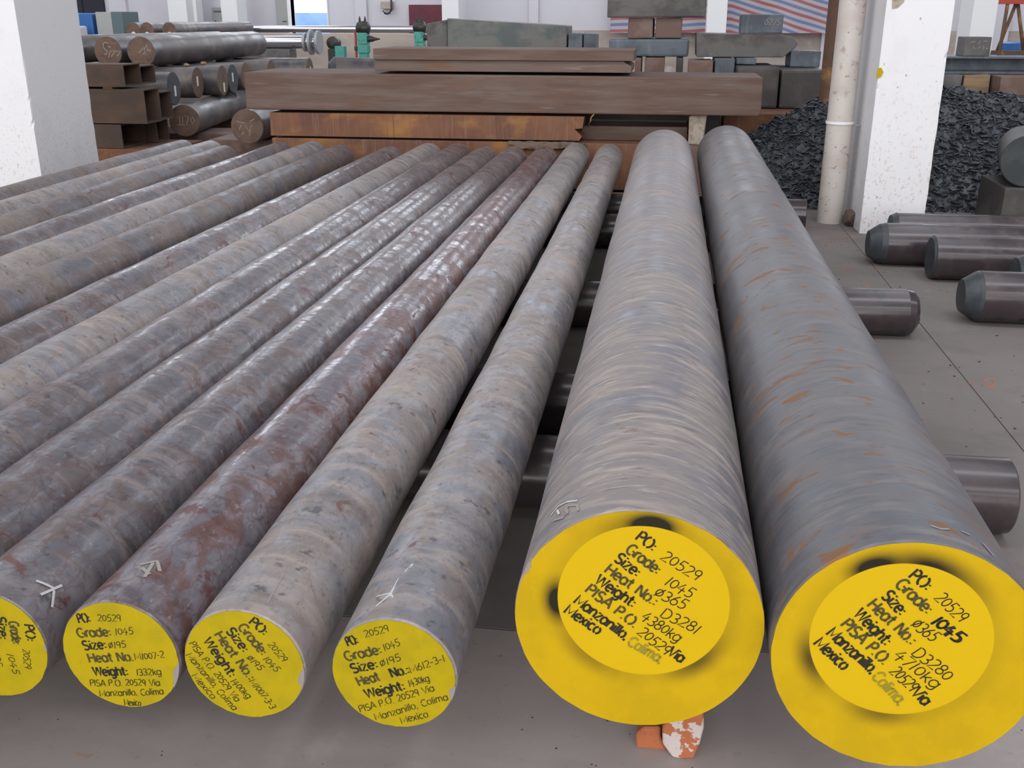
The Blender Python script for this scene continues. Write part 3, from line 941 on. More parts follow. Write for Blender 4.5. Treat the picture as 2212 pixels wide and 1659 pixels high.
# broken brick under the thick bar
def chunk_me(front, back, y0, y1):
    """broken piece: front outline joined to a shrunken, shifted back outline"""
    n = len(front)
    V = [(x, y0, z) for x, z in front] + [(x, y1, z) for x, z in back]
    F = [list(range(n)), list(range(2 * n - 1, n - 1, -1))]
    for i in range(n):
        F.append((i, n + i, n + (i + 1) % n, (i + 1) % n))
    bm = bmesh.new()
    me = mesh_of(V, F)
    bm.from_mesh(me)
    bmesh.ops.recalc_face_normals(bm, faces=bm.faces[:])
    bmesh.ops.bevel(bm, geom=bm.edges[:], offset=.003, segments=1, affect='EDGES')
    bm.to_mesh(me)
    bm.free()
    return me
W = [(.047, .062), (.060, .085), (.085, .150), (.112, .150), (.119, .072), (.114, .036), (.106, .004), (.084, .0), (.068, .002), (.050, .028)]
b = obj('brick_piece', chunk_me(W, [(.08 + (x - .08) * .9, z * .95) for x, z in W], 1.470, 1.535), 'brick_mortar')
tag(b, 'mortar-crusted broken brick piece standing under the thick tan bar', 'brick')
W = [(.004, .0), (.002, .030), (.014, .046), (.045, .050), (.046, .026), (.060, .0)]
b = obj('brick_piece', chunk_me(W, [(x * .9 + .004, z * .85) for x, z in W], 1.488, 1.535), 'brick_clay')
tag(b, 'orange broken brick piece on the floor under the thick tan bar', 'brick')

# ================================================================== RIGHT SIDE
def domed_bar(xl, y, xr, R, label, seed, nose=(.70, .05, .02), yaw=0.0):
    root = empty('forged_round_bar', (xl, y, 0), (0, 0, -R90 + yaw))
    tag(root, label, 'steel bar', 'domed bars on the floor')
    L = xr - xl
    a = nose[1] + nose[2]
    obj('bar_body', lathe_me([(a, R), (L, R)], 56, .003, seed, R), 'glossy_scale_steel', root)
    obj('forged_end', lathe_me([(0, R * nose[0]), (nose[1], R * .96), (a, R + .0006)], 40, .006, seed, R), 'cut_face_dark', root)
    return root

domed_bar(1.09, 5.48, 3.6, .108, 'glossy dark round bar with domed end on the floor in front of the white column', 51, (.62, .055, .03))
domed_bar(1.335, 5.18, 3.6, .108, 'dark round bar with flat grey cut end, third floor bar from the white column', 52, (.90, .008, .004))
domed_bar(1.62, 4.80, 3.6, .106, 'short dark round bar end tucked between two floor bars at the right edge', 53, (.86, .02, .01))
domed_bar(1.29, 4.42, 3.6, .110, 'dark round bar with wide chamfered grey end, nearest of the floor bars', 54, (.64, .055, .012))
domed_bar(1.28, 5.88, 3.6, .100, 'dark round bar against the foot of the white column, farthest of the floor bars', 55, (.86, .02, .01))

# heap of mill scale flakes
HX = [(.42, 0), (.6, .34), (.85, .53), (1.15, .665), (1.6, .745), (1.9, .755), (2.5, .69), (3.2, .62), (4.0, .3), (4.5, 0)]
def heap_h(x, y):
    H = 0
    for (a, ha), (c, hc) in zip(HX, HX[1:]):
        if a <= x <= c:
            H = ha + (hc - ha) * (x - a) / (c - a)
    toe = 7.09 + .10 * noise.noise(Vector((x * 1.7, 3, 0)))
    top = 7.98
    if y < toe:
        return -.02
    s = (y - toe) / (top - toe) if y < top else max(0, 1 - (y - top) / 1.2)
    s = min(1, s)
    return H * (s ** .85) + .03 * noise.noise(Vector((x * 5, y * 5, 1))) * min(1, s * 4)
V, F = [], []
NX, NY = 100, 50
for i in range(NX + 1):
    for j in range(NY + 1):
        x = .42 + 4.08 * i / NX
        y = 7.03 + ((8.27 if x < 1.34 else 9.1) - 7.03) * j / NY
        V.append((x, y, heap_h(x, y)))
for i in range(NX):
    for j in range(NY):
        a = i * (NY + 1) + j
        F.append((a, a + NY + 1, a + NY + 2, a + 1))
rnd = random.Random(77)
for n_ in range(15000):
    x = rnd.uniform(.45, 3.7)
    y = rnd.uniform(7.05, 8.25 if x < 1.34 else 8.5)
    z = heap_h(x, y)
    if z < 0 and rnd.random() < .8:
        continue
    z = max(z, .004)
    s = rnd.choice((.008, .010, .012, .014, .017, .02, .026, .038)) * rnd.uniform(.8, 1.3)
    e = Matrix.Rotation(rnd.uniform(0, 6.28), 3, 'Z') @ Matrix.Rotation(rnd.gauss(.35, .45), 3, 'X') @ Matrix.Rotation(rnd.gauss(0, .4), 3, 'Y')
    k = rnd.choice((4, 5, 6))
    i0 = len(V)
    ph = rnd.uniform(0, 6.28)
    ring = [(s * rnd.uniform(.6, 1) * math.cos(ph + 6.283 * q / k), s * rnd.uniform(.5, 1) * math.sin(ph + 6.283 * q / k)) for q in range(k)]
    for dz in (.003, -.003):
        for px, py in ring:
            V.append(Vector((x, y, z + s * .3)) + e @ Vector((px, py, dz)))
    F.append([i0 + q for q in range(k)])
    for q in range(k):
        F.append((i0 + q, i0 + k + q, i0 + k + (q + 1) % k, i0 + (q + 1) % k))
heap = obj('scale_heap', mesh_of(V, F), 'scale_flakes')
tag(heap, 'heap of dark blue-black mill scale flakes behind the white column', 'heap')
heap['kind'] = 'stuff'

t = obj('rusty_pipe', lathe_me([(0, .062), (0, .072), (3.2, .072), (3.2, .062), (0, .062)], 32, caps=False), 'rust_pipe_mat', None, (1.185, 7.98, 0), (R90, 0, 0))
tag(t, 'rusty brown steel pipe standing upright in the scale heap behind the drainpipe', 'pipe')
blk = obj('steel_block', box_me(2.03, 2.75, 6.42, 6.92, 0, .278, .01, .006, 3), 'dark_block_steel')
tag(blk, 'low dark steel block under the grey round bar end at the right edge', 'steel block')
rb = empty('round_bar', (2.13, 6.42, .28), (0, 0, -.25))
tag(rb, 'thick grey-green round bar end at the right edge in front of the scale heap', 'steel bar')
obj('bar_body', lathe_me([(.004, .15), (.62, .15)], 48, .003, 61, .15), 'dark_block_steel', rb)
obj('end_face', lathe_me([(0, .145), (.006, .1505)], 48, 0, 61, .15), 'dull_dark_face', rb)

# crumbs of rust and scale on the open floor
V, F = [], []
rnd = random.Random(5)
def crumb(x, y, s):
    i0 = len(V)
    for q in range(4):
        V.append((x + s * rnd.uniform(.5, 1) * math.cos(1.57 * q), y + s * rnd.uniform(.5, 1) * math.sin(1.57 * q), .0005))
    V.append((x, y, s * .45))
    for q in range(4):
        F.append((i0 + q, i0 + (q + 1) % 4, i0 + 4))
for _ in range(260):
    crumb(rnd.uniform(.75, 2.0), rnd.uniform(2.2, 6.2), rnd.choice((.003, .004, .005, .006, .009)))
for _ in range(60):
    crumb(rnd.uniform(-1.2, .9), rnd.uniform(1.3, 1.8), rnd.choice((.002, .003)))
cr = obj('scale_crumbs', mesh_of(V, F), 'glossy_scale_steel')
tag(cr, 'dark crumbs of scale scattered on the concrete floor', 'debris')
cr['kind'] = 'stuff'
V, F = [], []
for x, y in ((1.0, 6.1), (1.08, 6.12), (1.10, 5.2), (1.16, 3.58), (1.20, 3.6), (.97, 5.3), (1.02, 5.0), (1.35, 3.1), (1.3, 2.7)):
    for _ in range(4):
        crumb(x + rnd.gauss(0, .02), y + rnd.gauss(0, .03), rnd.choice((.006, .009, .012)))
cr = obj('rust_crumbs', mesh_of(V, F), 'brick_clay')
tag(cr, 'orange rust chips scattered on the floor right of the thick bars', 'debris')
cr['kind'] = 'stuff'

# steel stack far right behind the heap
def block(x0, x1, y0, y1, z0, z1, m, label, cat='steel block', group=None, name='steel_block', bev=.008, seed=0, jit=.004):
    o = obj(name, box_me(x0, x1, y0, y1, z0, z1, bev, jit, seed), m)
    tag(o, label, cat, group)
    return o
block(2.30, 3.6, 10.0, 10.9, 0, .56, 'dark_block_steel', 'dark steel base block under the beam stack right of the white column', seed=1)
block(2.45, 2.70, 10.25, 10.8, .563, .728, 'grey_block_steel', 'small grey block under the grey beam, right beside the white column', seed=2)
block(2.72, 2.95, 10.25, 10.8, .563, .728, 'timber', 'brownish wooden block under the grey beam behind the scale heap', 'wood block', seed=3)
block(2.97, 3.5, 10.0, 10.7, .563, .728, 'brown_block_steel', 'brown steel block under the grey beam at the right frame edge', seed=4)
ib = obj('steel_beam', prism_me([(10.35, .732), (10.75, .732), (10.75, .752), (10.58, .76), (10.58, .862), (10.75, .868), (10.75, .885), (10.35, .885), (10.35, .868), (10.52, .862), (10.52, .76), (10.35, .752)], 2.40, 3.9, 'x'), 'blue_grey_steel')
tag(ib, 'long grey steel beam lying across blocks right of the white column', 'beam')
cb = empty('steel_block', (2.85, 10.45, .886))
tag(cb, 'grey steel block with chalk scribbles on top of the grey beam at right', 'steel block')
obj('block_body', box_me(-.125, .115, 0, .25, 0, .17, .006, .004, 6), 'grey_block_steel', cb)
V, F = [], []
for s in ([(-.07, .12), (-.03, .13)], [(.0, .105), (.015, .14)], [(.04, .13), (.08, .135)], [(-.05, .06), (-.04, .09), (-.02, .06)], [(.0, .06), (.01, .09), (.03, .07)], [(.05, .06), (.055, .095)], [(.07, .075), (.09, .06)]):
    ribbon(V, F, s, .006, lambda a, z: (a, -.007, z))
obj('chalk_mark', mesh_of(V, F), 'chalk_faint', cb)
tr = empty('steel_trestle', (4.8, 16, 0))
tag(tr, 'brown steel trestle with slanted legs at the top right corner', 'trestle')
for a, c in (((-.14, 0, .0), (-.12, 0, 1.5)), ((-.16, .03, .75), (.0, .03, 1.42)), ((.25, .03, .6), (.02, .03, 1.42)), ((.2, 0, .0), (.22, 0, 1.5))):
    obj('leg', tube_me([a, c], .024, 6), 'rust_pipe_mat', tr)
obj('rail', box_me(-.5, .6, -.03, .03, 1.40, 1.46, .004), 'red_paint', tr)
obj('rail', box_me(-.5, .6, -.03, .03, .72, .78, .004), 'rust_pipe_mat', tr)
bb = obj('plastic_drum', lathe_me([(0, .28), (.02, .30), (.45, .31), (.46, .29), (.85, .30), (.87, .26)], 32), 'blue_plastic', None, (5.35, 17.3, 0), (R90, 0, 0))
tag(bb, 'blue plastic drum behind the brown trestle at the right edge', 'drum')

# ================================================================== RUSTY SLABS BEHIND THE BARS
def slab(pts, y0, y1, m, label, bev=.006):
    o = obj('rusty_slab', prism_me(pts, y0, y1, 'y', bev), m)
    return tag(o, label, 'steel slab', 'rusty slab stack')
slab([(-2.97, .03), (.10, .03), (.10, .365), (-2.97, .365)], 7.5, 8.25, 'orange_rust_slab', 'orange rusty slab at the bottom of the stack, right behind the bar ends')
slab([(-2.975, .382), (-.62, .382), (-.60, .41), (-.655, .465), (-.598, .47), (-.585, .552), (-2.97, .552)], 7.5, 8.25, 'orange_rust_slab', 'orange rusty slab with a torn right end, second from the bottom of the stack', 0)
slab([(-3.155, .572), (.648, .572), (.662, .60), (.660, .832), (-3.15, .842)], 7.5, 8.2, 'rust_slab', 'long brown rusty slab on top of the stack, widest of all', .012)
slab([(-2.14, .858), (-.262, .858), (-.258, .90), (-.32, .936), (-2.14, .936)], 7.51, 8.1, 'rust_slab', 'thin brown rusty plate lying on the widest slab', .004)
slab([(-2.14, .938), (-.245, .938), (-.245, 1.012), (-2.14, 1.016)], 7.49, 8.1, 'rust_slab', 'thin brown rusty plate topmost of the slab stack', .005)
slab([(-.62, .366), (.16, .366), (.16, .468), (-.62, .468)], 7.72, 8.25, 'rust_slab', 'short dark slab in the recess under the right half of the widest slab', .005)
for x in (-2.6, -1.2, -.2):
    o = obj('wooden_sleeper', box_me(x - .06, x + .06, 7.5, 8.2, 0, .03, .003), 'timber')
    tag(o, 'flat wooden sleeper under the %s of the bottom rusty slab' % ('left end' if x < -2 else 'middle' if x < -1 else 'right end'), 'wood block', 'sleepers under the slab stack')
o = obj('timber_beam', box_me(-1.6, .06, 6.83, 6.97, 0, .10, .005), 'timber')
tag(o, 'pale timber beam on the floor just in front of the slab stack', 'wood block')
o = obj('concrete_lump', box_me(-.05, .055, -.1, .1, 0, .2, .012, .016, 4), 'concrete_lump', None, (.225, 7.66, .368))
tag(o, 'pale crumbling concrete lump propping the right end of the widest slab', 'concrete lump')
o = obj('steel_block', box_me(.02, .42, 7.56, 8.25, 0, .364, .008), 'brown_block_steel')
tag(o, 'brown block under the concrete lump behind the thick bars', 'steel block')
o = obj('steel_block', box_me(-.60, .42, 8.28, 8.72, 0, .568, .008), 'dark_block_steel')  # backing block added so no light shows through the recess
tag(o, 'dark block added to keep light out of the recess behind the short dark slab', 'steel block')
V, F = [], []
for i in range(61):
    x = -1.14 + .56 * i / 60
    sag = .018 + .055 * max(0, math.sin(math.pi * min(1, (i / 60) * 1.15))) ** .8 * (.6 + .8 * abs(noise.noise(Vector((x * 7, 4, 0)))))
    for j in range(9):
        u = j / 8
        V.append((x, 7.488 - .022 * u * (1 + noise.noise(Vector((x * 14, u * 3, 2)))) - .012 * u, .374 - sag * u + .006 * noise.noise(Vector((x * 20, u * 4, 9)))))
for i in range(60):
    for j in range(8):
        a = i * 9 + j
        F.append((a, a + 1, a + 10, a + 9))
rag = obj('cloth_rag', mesh_of(V, F, True), 'cloth_rag')
sm = rag.modifiers.new('thickness', 'SOLIDIFY')
sm.thickness = .004
tag(rag, 'brown crumpled rag hanging between two orange rusty slabs', 'rag')
o = obj('wire_scrap', tube_me([(-.565, 7.6, .470), (-.55, 7.55, .485), (-.555, 7.52, .50), (-.54, 7.5, .52), (-.535, 7.49, .55), (-.515, 7.488, .572)], .004), 'copper_wire')
tag(o, 'thin loose wire hanging at the torn end of the orange slab', 'wire')
slab([(.45, 0), (1.32, 0), (1.32, .522), (.45, .522)], 8.3, 8.95, 'orange_rust_slab', 'orange rusty slab carrying two dark blocks left of the scale heap', .008)

# ================================================================== CENTRE BLOCK STACKS
block(.556, .898, 8.75, 9.75, .525, .845, 'dark_block_steel', 'big dark steel block on the orange slab, left one of the pair', 'steel block', None, seed=11, bev=.02)
block(.912, 1.262, 8.75, 9.75, .525, .826, 'dark_block_steel', 'big dark steel block on the orange slab, right one beside the rusty pipe', 'steel block', None, seed=12, bev=.02)
block(.60, 1.35, 9.0, 9.9, 0, .522, 'dark_block_steel', 'dark base block hidden beneath the pair of big dark blocks', seed=13)
block(-.75, .59, 8.97, 10.6, 0, .36, 'brown_block_steel', 'brown base slab beneath the centre block stack', seed=14)
block(.165, .371, 9.0, 9.5, .362, .885, 'brown_block_steel', 'brown square block below the grey chalk-topped slab, left end', seed=15)
block(.385, .545, 9.02, 9.6, .362, .90, 'blue_grey_steel', 'mottled blue-grey square bar end under the middle of the grey slab', seed=16)
block(.57, .735, 9.2, 9.6, .847, .90, 'blue_grey_steel', 'small blue-grey bar end between the grey slab and the dark block', seed=17)
sl = obj('steel_slab', prism_me([(.235, .905), (.965, .905), (1.06, .98), (1.08, 1.02), (1.04, 1.07), (.97, 1.085), (.225, 1.10)], 9.3, 9.95, 'y', .008), 'grey_block_steel')
tag(sl, 'grey flat slab with a pointed right end carrying a chalk-marked block', 'steel slab')
ck = empty('steel_block', (.78, 9.45, 1.098))
tag(ck, 'grey-blue block with white chalk number on the grey flat slab', 'steel block')
obj('block_body', box_me(-.175, .175, 0, .3, 0, .155, .006, .004, 18), 'blue_grey_steel', ck)
obj('chalk_mark', text_me('6275', 1, .02, .07, .15, .065, .05, 9), 'chalk_faint', ck, (0, -.008, 0))
block(1.03, 1.28, 9.3, 9.7, .828, .96, 'blue_grey_steel', 'small blue-grey hollow block on the right dark block', seed=19)
for x0, x1, lab, m in ((-.305, -.25, 'narrow brown bar end under the left of the blue-grey beam', 'brown_block_steel'), (-.215, -.04, 'brown square bar end under the middle of the blue-grey beam', 'brown_block_steel'), (.075, .13, 'dark narrow bar end under the right of the blue-grey beam', 'dark_block_steel')):
    block(x0, x1, 9.7, 10.3, .362, .884, m, lab, seed=int(x0 * 100) + 200)
block(-.55, .175, 9.75, 10.2, .888, 1.042, 'blue_grey_steel', 'blue-grey steel beam carrying two brown square bars', 'steel beam', None, 'steel_beam', .02, 23)
block(-.39, -.158, 9.85, 10.6, 1.046, 1.222, 'brown_block_steel', 'brown square bar end with flame-cut face on the blue-grey beam, left one', 'steel bar', 'square bars on the beam', 'square_bar', .01, 24)
block(-.133, .105, 9.85, 10.6, 1.046, 1.222, 'brown_block_steel', 'brown square bar end with flame-cut face on the blue-grey beam, right one', 'steel bar', 'square bars on the beam', 'square_bar', .01, 25)
block(-.58, .305, 9.8, 10.4, 1.228, 1.62, 'grey_block_steel', 'big grey-brown block at the top frame edge on two brown square bars', seed=26, bev=.012)
# plates left of the stack
pl = obj('steel_plate', prism_me([(-2.325, .60), (-1.06, .60), (-1.06, 1.145), (-2.325, 1.218)], 11.0, 11.6, 'y', .01), 'green_grey_plate')
tag(pl, 'large mottled green-grey steel block with sloping top behind the rusty plates', 'steel block')
pl = obj('scaly_billet', prism_me([(-2.56, .60), (-2.335, .60), (-2.335, 1.205), (-2.56, 1.165)], 11.05, 11.5, 'y', .012), 'grey_block_steel')
tag(pl, 'streaky scaly billet end left of the large green-grey block', 'steel block')
block(-1.045, -.90, 11.0, 11.5, .60, 1.075, 'blue_grey_steel', 'blue steel plate standing right of the green-grey block, left of the pair', seed=31)
block(-.89, -.76, 11.02, 11.5, .60, 1.068, 'blue_grey_steel', 'blue steel plate with torn edge standing left of the blue-grey beam', seed=32)
block(-2.6, -.7, 10.95, 11.7, 0, .597, 'dark_block_steel', 'dark base block beneath the green-grey block', seed=33)

# striped tarpaulin on the back wall, and a crumpled piece in the stack
def tarp_me(x0, x1, zt, zb, y, sag, nx=70, nz=36):
    V, F, UV = [], [], []
    for i in range(nx + 1):
        u = i / nx
        x = x0 + (x1 - x0) * u
        for j in range(nz + 1):
            v = j / nz
            z = zt + (zb - zt) * v
            yy = y + .05 * noise.noise(Vector((x * 1.6, z * 2.0, 0))) + .03 * math.sin(x * 7 + z * 2)
            V.append((x, yy, z))
            UV.append(z + sag * max(0, x - 1.15) + .02 * noise.noise(Vector((x * 2.2, z * 3, 5))))
    for i in range(nx):
        for j in range(nz):
            a = i * (nz + 1) + j
            F.append((a, a + 1, a + nz + 2, a + nz + 1))
    me = mesh_of(V, F, True)
    at = me.attributes.new('stripe', 'FLOAT', 'POINT')
    at.data.foreach_set('value', UV)
    return me
def stripe_mat(name, period):
    m = bpy.data.materials.new(name)
    m.use_nodes = True
    n, lk = m.node_tree.nodes, m.node_tree.links
    bs = n['Principled BSDF']
    bs.inputs['Roughness'].default_value = .6
    a = n.new('ShaderNodeAttribute')
    a.attribute_name = 'stripe'
    d = n.new('ShaderNodeMath')
    d.operation = 'DIVIDE'
    d.inputs[1].default_value = period
    fr = n.new('ShaderNodeMath')
    fr.operation = 'FRACT'
    lk.new(a.outputs['Fac'], d.inputs[0])
    lk.new(d.outputs[0], fr.inputs[0])
    cr_ = n.new('ShaderNodeValToRGB')
    cr_.color_ramp.interpolation = 'CONSTANT'
    e = cr_.color_ramp.elements
    e[0].position, e[0].color = 0, (.36, .11, .13, 1)
    e[1].position, e[1].color = .24, (.44, .41, .43, 1)
    for p, c in ((.5, (.15, .20, .36, 1)), (.74, (.44, .41, .43, 1))):
        q = e.new(p)
        q.color = c
    lk.new(fr.outputs[0], cr_.inputs[0])
    lk.new(cr_.outputs[0], bs.inputs['Base Color'])
    MATS[name] = m
stripe_mat('striped_tarp', .235)
tp = obj('striped_tarpaulin', tarp_me(-1.2, 3.05, 2.4, .93, 21.55, .30), 'striped_tarp')
tag(tp, 'red white and blue striped tarpaulin hung along the back wall', 'tarpaulin')

# ================================================================== LEFT STOCK
def tube_rect_me(x0, x1, y0, y1, z0, z1, t):
    O_ = [(y0, z0), (y1, z0), (y1, z1), (y0, z1)]
    I_ = [(y0 + t, z0 + t), (y1 - t, z0 + t), (y1 - t, z1 - t), (y0 + t, z1 - t)]
    V, F = [], []
    for x in (x0, x1):
        V += [(x, a, c) for a, c in O_] + [(x, a, c) for a, c in I_]
    for k in range(4):
        k2 = (k + 1) % 4
        F.append((k, k2, 8 + k2, 8 + k))
        F.append((4 + k2, 4 + k, 12 + k, 12 + k2))
        F.append((k2, k, 4 + k, 4 + k2))
        F.append((8 + k, 8 + k2, 12 + k2, 12 + k))
    return mesh_of(V, F)
for x1, y0, y1, z0, z1, lab in (
        (-4.417, 7.9, 8.31, .212, .403, 'rusty square tube near the bottom of the hollow stack behind the left column'),
        (-4.182, 7.9, 8.16, .412, .682, 'largest rusty square tube, middle of the hollow stack behind the left column'),
        (-4.333, 7.9, 8.18, .700, .874, 'rusty square tube on top of the hollow stack behind the left column'),
        (-4.36, 8.22, 8.48, .700, .850, 'rusty square tube peeping out behind the topmost one'),
        (-4.22, 8.20, 8.45, .412, .640, 'rusty square tube peeping out behind the largest one'),
        (-4.33, 8.33, 8.55, .212, .400, 'rusty square tube in shade behind the lowest one')):
    o = obj('square_tube', tube_rect_me(-6.4, x1, y0, y1, z0, z1, .011), 'rust_tube')
    tag(o, lab, 'steel tube', 'rusty square tubes behind the left column')
o = obj('rusty_slab', box_me(-6.3, -4.05, 7.88, 8.6, 0, .208, .006), 'orange_rust_slab')
tag(o, 'orange rusty slab at the foot of the square tube stack', 'steel slab')
for x in (-5.4, -4.5):
    o = obj('wooden_packer', box_me(x - .04, x + .04, 7.92, 8.45, .684, .699, .002), 'timber')
    tag(o, 'thin wooden packer between the upper square tubes, %s one' % ('left' if x < -5 else 'right'), 'wood block', 'packers in the tube stack')

def stock_bar(near, far, R, body_m, face_m, label, seed, group, extra=None, wob=.003):
    d = Vector((far[0] - near[0], far[1] - near[1], 0))
    L = d.length
    root = empty('round_bar', (near[0], near[1], near[2] - R), (0, 0, math.atan2(-d.x, d.y)))
    tag(root, label, 'steel bar', group)
    obj('bar_body', lathe_me([(.003, R), (L - .01, R), (L, R - .01)], 48, wob, seed, R), body_m, root)
    f = obj('end_face', lathe_me([(0, R - .004), (.006, R + .0008)], 48, wob * .3, seed, R), face_m, root)
    if extra:
        extra(f, R)
    return root
def chalk_on(strokes, w, m='chalk_faint'):
    def fn(f, R):
        V, F = [], []
        for s in strokes:
            ribbon(V, F, [(a * R, c * R) for a, c in s], w, lambda a, c: (a, -.002, R + c))
        obj('chalk_mark', mesh_of(V, F), m, f)
    return fn
def stick(u, v, w, h):
    def fn(f, R):
        obj('paper_label', prism_me([(u * R - w / 2, R + v * R - h / 2), (u * R + w / 2, R + v * R - h / 2), (u * R + w / 2, R + v * R + h / 2), (u * R - w / 2, R + v * R + h / 2)], -.003, -.0005), 'sticker_white', f)
    return fn
def dot(v, r):
    def fn(f, R):
        obj('white_disc', lathe_me([(-.003, r), (-.0005, r)], 20, 0, 0, R + v * R), 'sticker_white', f)  # plain white disc on the end face
    return fn
C1 = [[(.1, .55), (-.1, .62), (-.3, .5), (-.25, .2), (-.05, .05), (-.15, -.2), (-.3, -.15)], [(.05, .35), (.25, .3)], [(.1, .0), (.55, .08), (.2, -.35)], [(.55, .05), (.95, .0), (.65, -.3)], [(.15, -.05), (.0, -.4)]]
C2 = [[(-.15, -.05), (.25, .3), (.3, -.1), (.1, -.12)], [(.25, .15), (.5, .5), (.5, .15)], [(.45, .1), (.75, .15), (.65, .0)]]
C3 = [[(-.3, .3), (-.3, -.2)], [(-.1, .3), (-.12, -.2)], [(.05, .3), (.3, .25), (.1, -.25)], [(.4, .1), (.55, .25), (.65, .0), (.5, -.2), (.4, .1)], [(-.5, -.25), (.0, -.25)]]
C4 = [[(-.6, .3), (-.1, .2)], [(-.5, -.2), (-.35, .1)], [(-.1, .1), (.1, -.3), (.3, .1)], [(.2, .3), (.5, .45)], [(.1, -.5), (.2, -.2)], [(-.4, -.5), (-.2, -.3)]]
G1, G2, G3, G4 = 'chalked bars on top of the left stock', 'crosswise bars with paper labels', 'lower bars of the left stock', 'far bars with round labels'
stock_bar((-5.41, 9.62, .914), (-5.46, 13.4, .914), .14, 'dark_round_steel', 'brown_cut_face', 'round bar with chalk scribble on its brown face, left one on the stock', 71, G1, chalk_on(C1, .008))
stock_bar((-5.03, 9.55, .914), (-5.13, 12.7, .914), .14, 'dark_round_steel', 'brown_cut_face', 'round bar with chalk scribble on its brown face, right one on the stock', 72, G1, chalk_on(C2, .008))
stock_bar((-6.3, 9.2, .914), (-5.85, 13.2, .914), .14, 'dark_round_steel', 'brown_cut_face', 'dark round bar glinting right beside the left column, behind the chalked bars', 73, G1)
EB = [(-4.40, 8.88, .625), (-4.56, 9.72, .625), (-4.46, 10.08, .625), (-4.50, 10.43, .625), (-4.51, 10.80, .625), (-4.53, 11.60, .625), (-4.26, 12.15, .625)]
for i, (x, y, z) in enumerate(EB):
    stock_bar((x, y, z), (-7.0, y - .12, z), .145, 'dark_round_steel', 'brown_cut_face' if i not in (0, 3) else 'cut_face_dark',
              'crosswise round bar with shiny end and paper label, %s counting from the front' % ORD[i + 1], 80 + i, G2,
              stick(.1 * (-1) ** i, (-.15, .1, -.45, .1, -.3, -.35, 0)[i], .035, .09))
stock_bar((-4.36, 8.93, .338), (-4.85, 11.5, .338), .14, 'dark_round_steel', 'brown_cut_face', 'round bar with chalk number on its olive-brown face, below the crosswise bars', 91, G3, chalk_on(C3, .006))
stock_bar((-3.43, 8.14, .378), (-3.47, 11.4, .378), .14, 'dark_round_steel', 'brown_cut_face', 'round bar with scratchy chalk on its face, left of the rusty slab stack', 92, G3, chalk_on(C4, .005))
stock_bar((-6.35, 9.0, .338), (-6.35, 12.4, .338), .14, 'dark_round_steel', 'brown_cut_face', 'round bar hidden under the left ends of the crosswise bars', 93, G3)
for x0, x1, y0, y1, z1, lab in ((-5.2, -4.0, 9.2, 9.7, .197, 'brown base block under the front of the lower left bars'), (-5.5, -4.2, 10.9, 11.4, .197, 'brown base block under the back of the lower left bars'),
                                (-3.9, -3.2, 8.4, 8.8, .236, 'brown base block under the bar with scratchy chalk'), (-3.9, -3.2, 10.6, 11.0, .236, 'brown base block behind the bar with scratchy chalk'),
                                (-6.7, -6.0, 9.4, 9.8, .197, 'brown base block at the left rear of the stock'), (-6.7, -6.0, 11.4, 11.8, .197, 'brown base block at the far left rear of the stock')):
    block(x0, x1, y0, y1, 0, z1, 'brown_block_steel', lab, seed=int(-x0 * 10))
for i, (x, y) in enumerate(((-7.717, 14.5), (-7.479, 14.45), (-7.163, 14.5))):
    stock_bar((x, y, 1.045), (x + .25, y + 2.3, 1.045), .113, 'dark_round_steel', 'brown_cut_face',
              'far round bar with a white round disc behind the chalked bars, %s' % ('leftmost of three', 'middle of three', 'rightmost of three')[i], 100 + i, G4, dot(-.45, .035))
block(-8.0, -6.75, 14.9, 15.4, 0, .930, 'grey_block_steel', 'grey block stack carrying the three far bars, front one', seed=50)
block(-8.0, -6.6, 16.2, 16.6, 0, .930, 'grey_block_steel', 'grey block stack carrying the three far bars, rear one', seed=51)
for x, y in ((-4.86, 9.88), (-4.85, 10.25)):
    o = obj('wooden_wedge', lump_me((.07, .05, .04), int(-y * 10) + 300, 14), 'timber', None, (x + .12, y, .765))
    tag(o, 'small pale wooden wedge beside the right chalked bar, %s one' % ('nearer' if y < 10 else 'farther'), 'wood block', 'wedges under the chalked bars')

# dark bar behind the slabs
dbar = empty('round_bar', (-2.98, 9.0, .60), (0, 0, -R90 + .42))
tag(dbar, 'dark tapered round bar with a yellow chalk ring on its end behind the slab stack', 'steel bar')
obj('bar_body', lathe_me([(.05, .15), (1.2, .10)], 48, .003, 120, .15), 'dark_round_steel', dbar)
obj('end_face', lathe_me([(0, .10), (.05, .1505)], 40, .005, 120, .15), 'cut_face_dark', dbar)
V, F = [], []
ribbon(V, F, arc(.02, .03, .028, .03, 60, 330, 14), .010, lambda a, c: (a, -.002, .17 + c))
obj('chalk_mark', mesh_of(V, F), 'copper_wire', dbar)
block(-3.05, -2.2, 8.85, 9.6, 0, .594, 'brown_block_steel', 'brown base block beneath the dark tapered bar', seed=60)

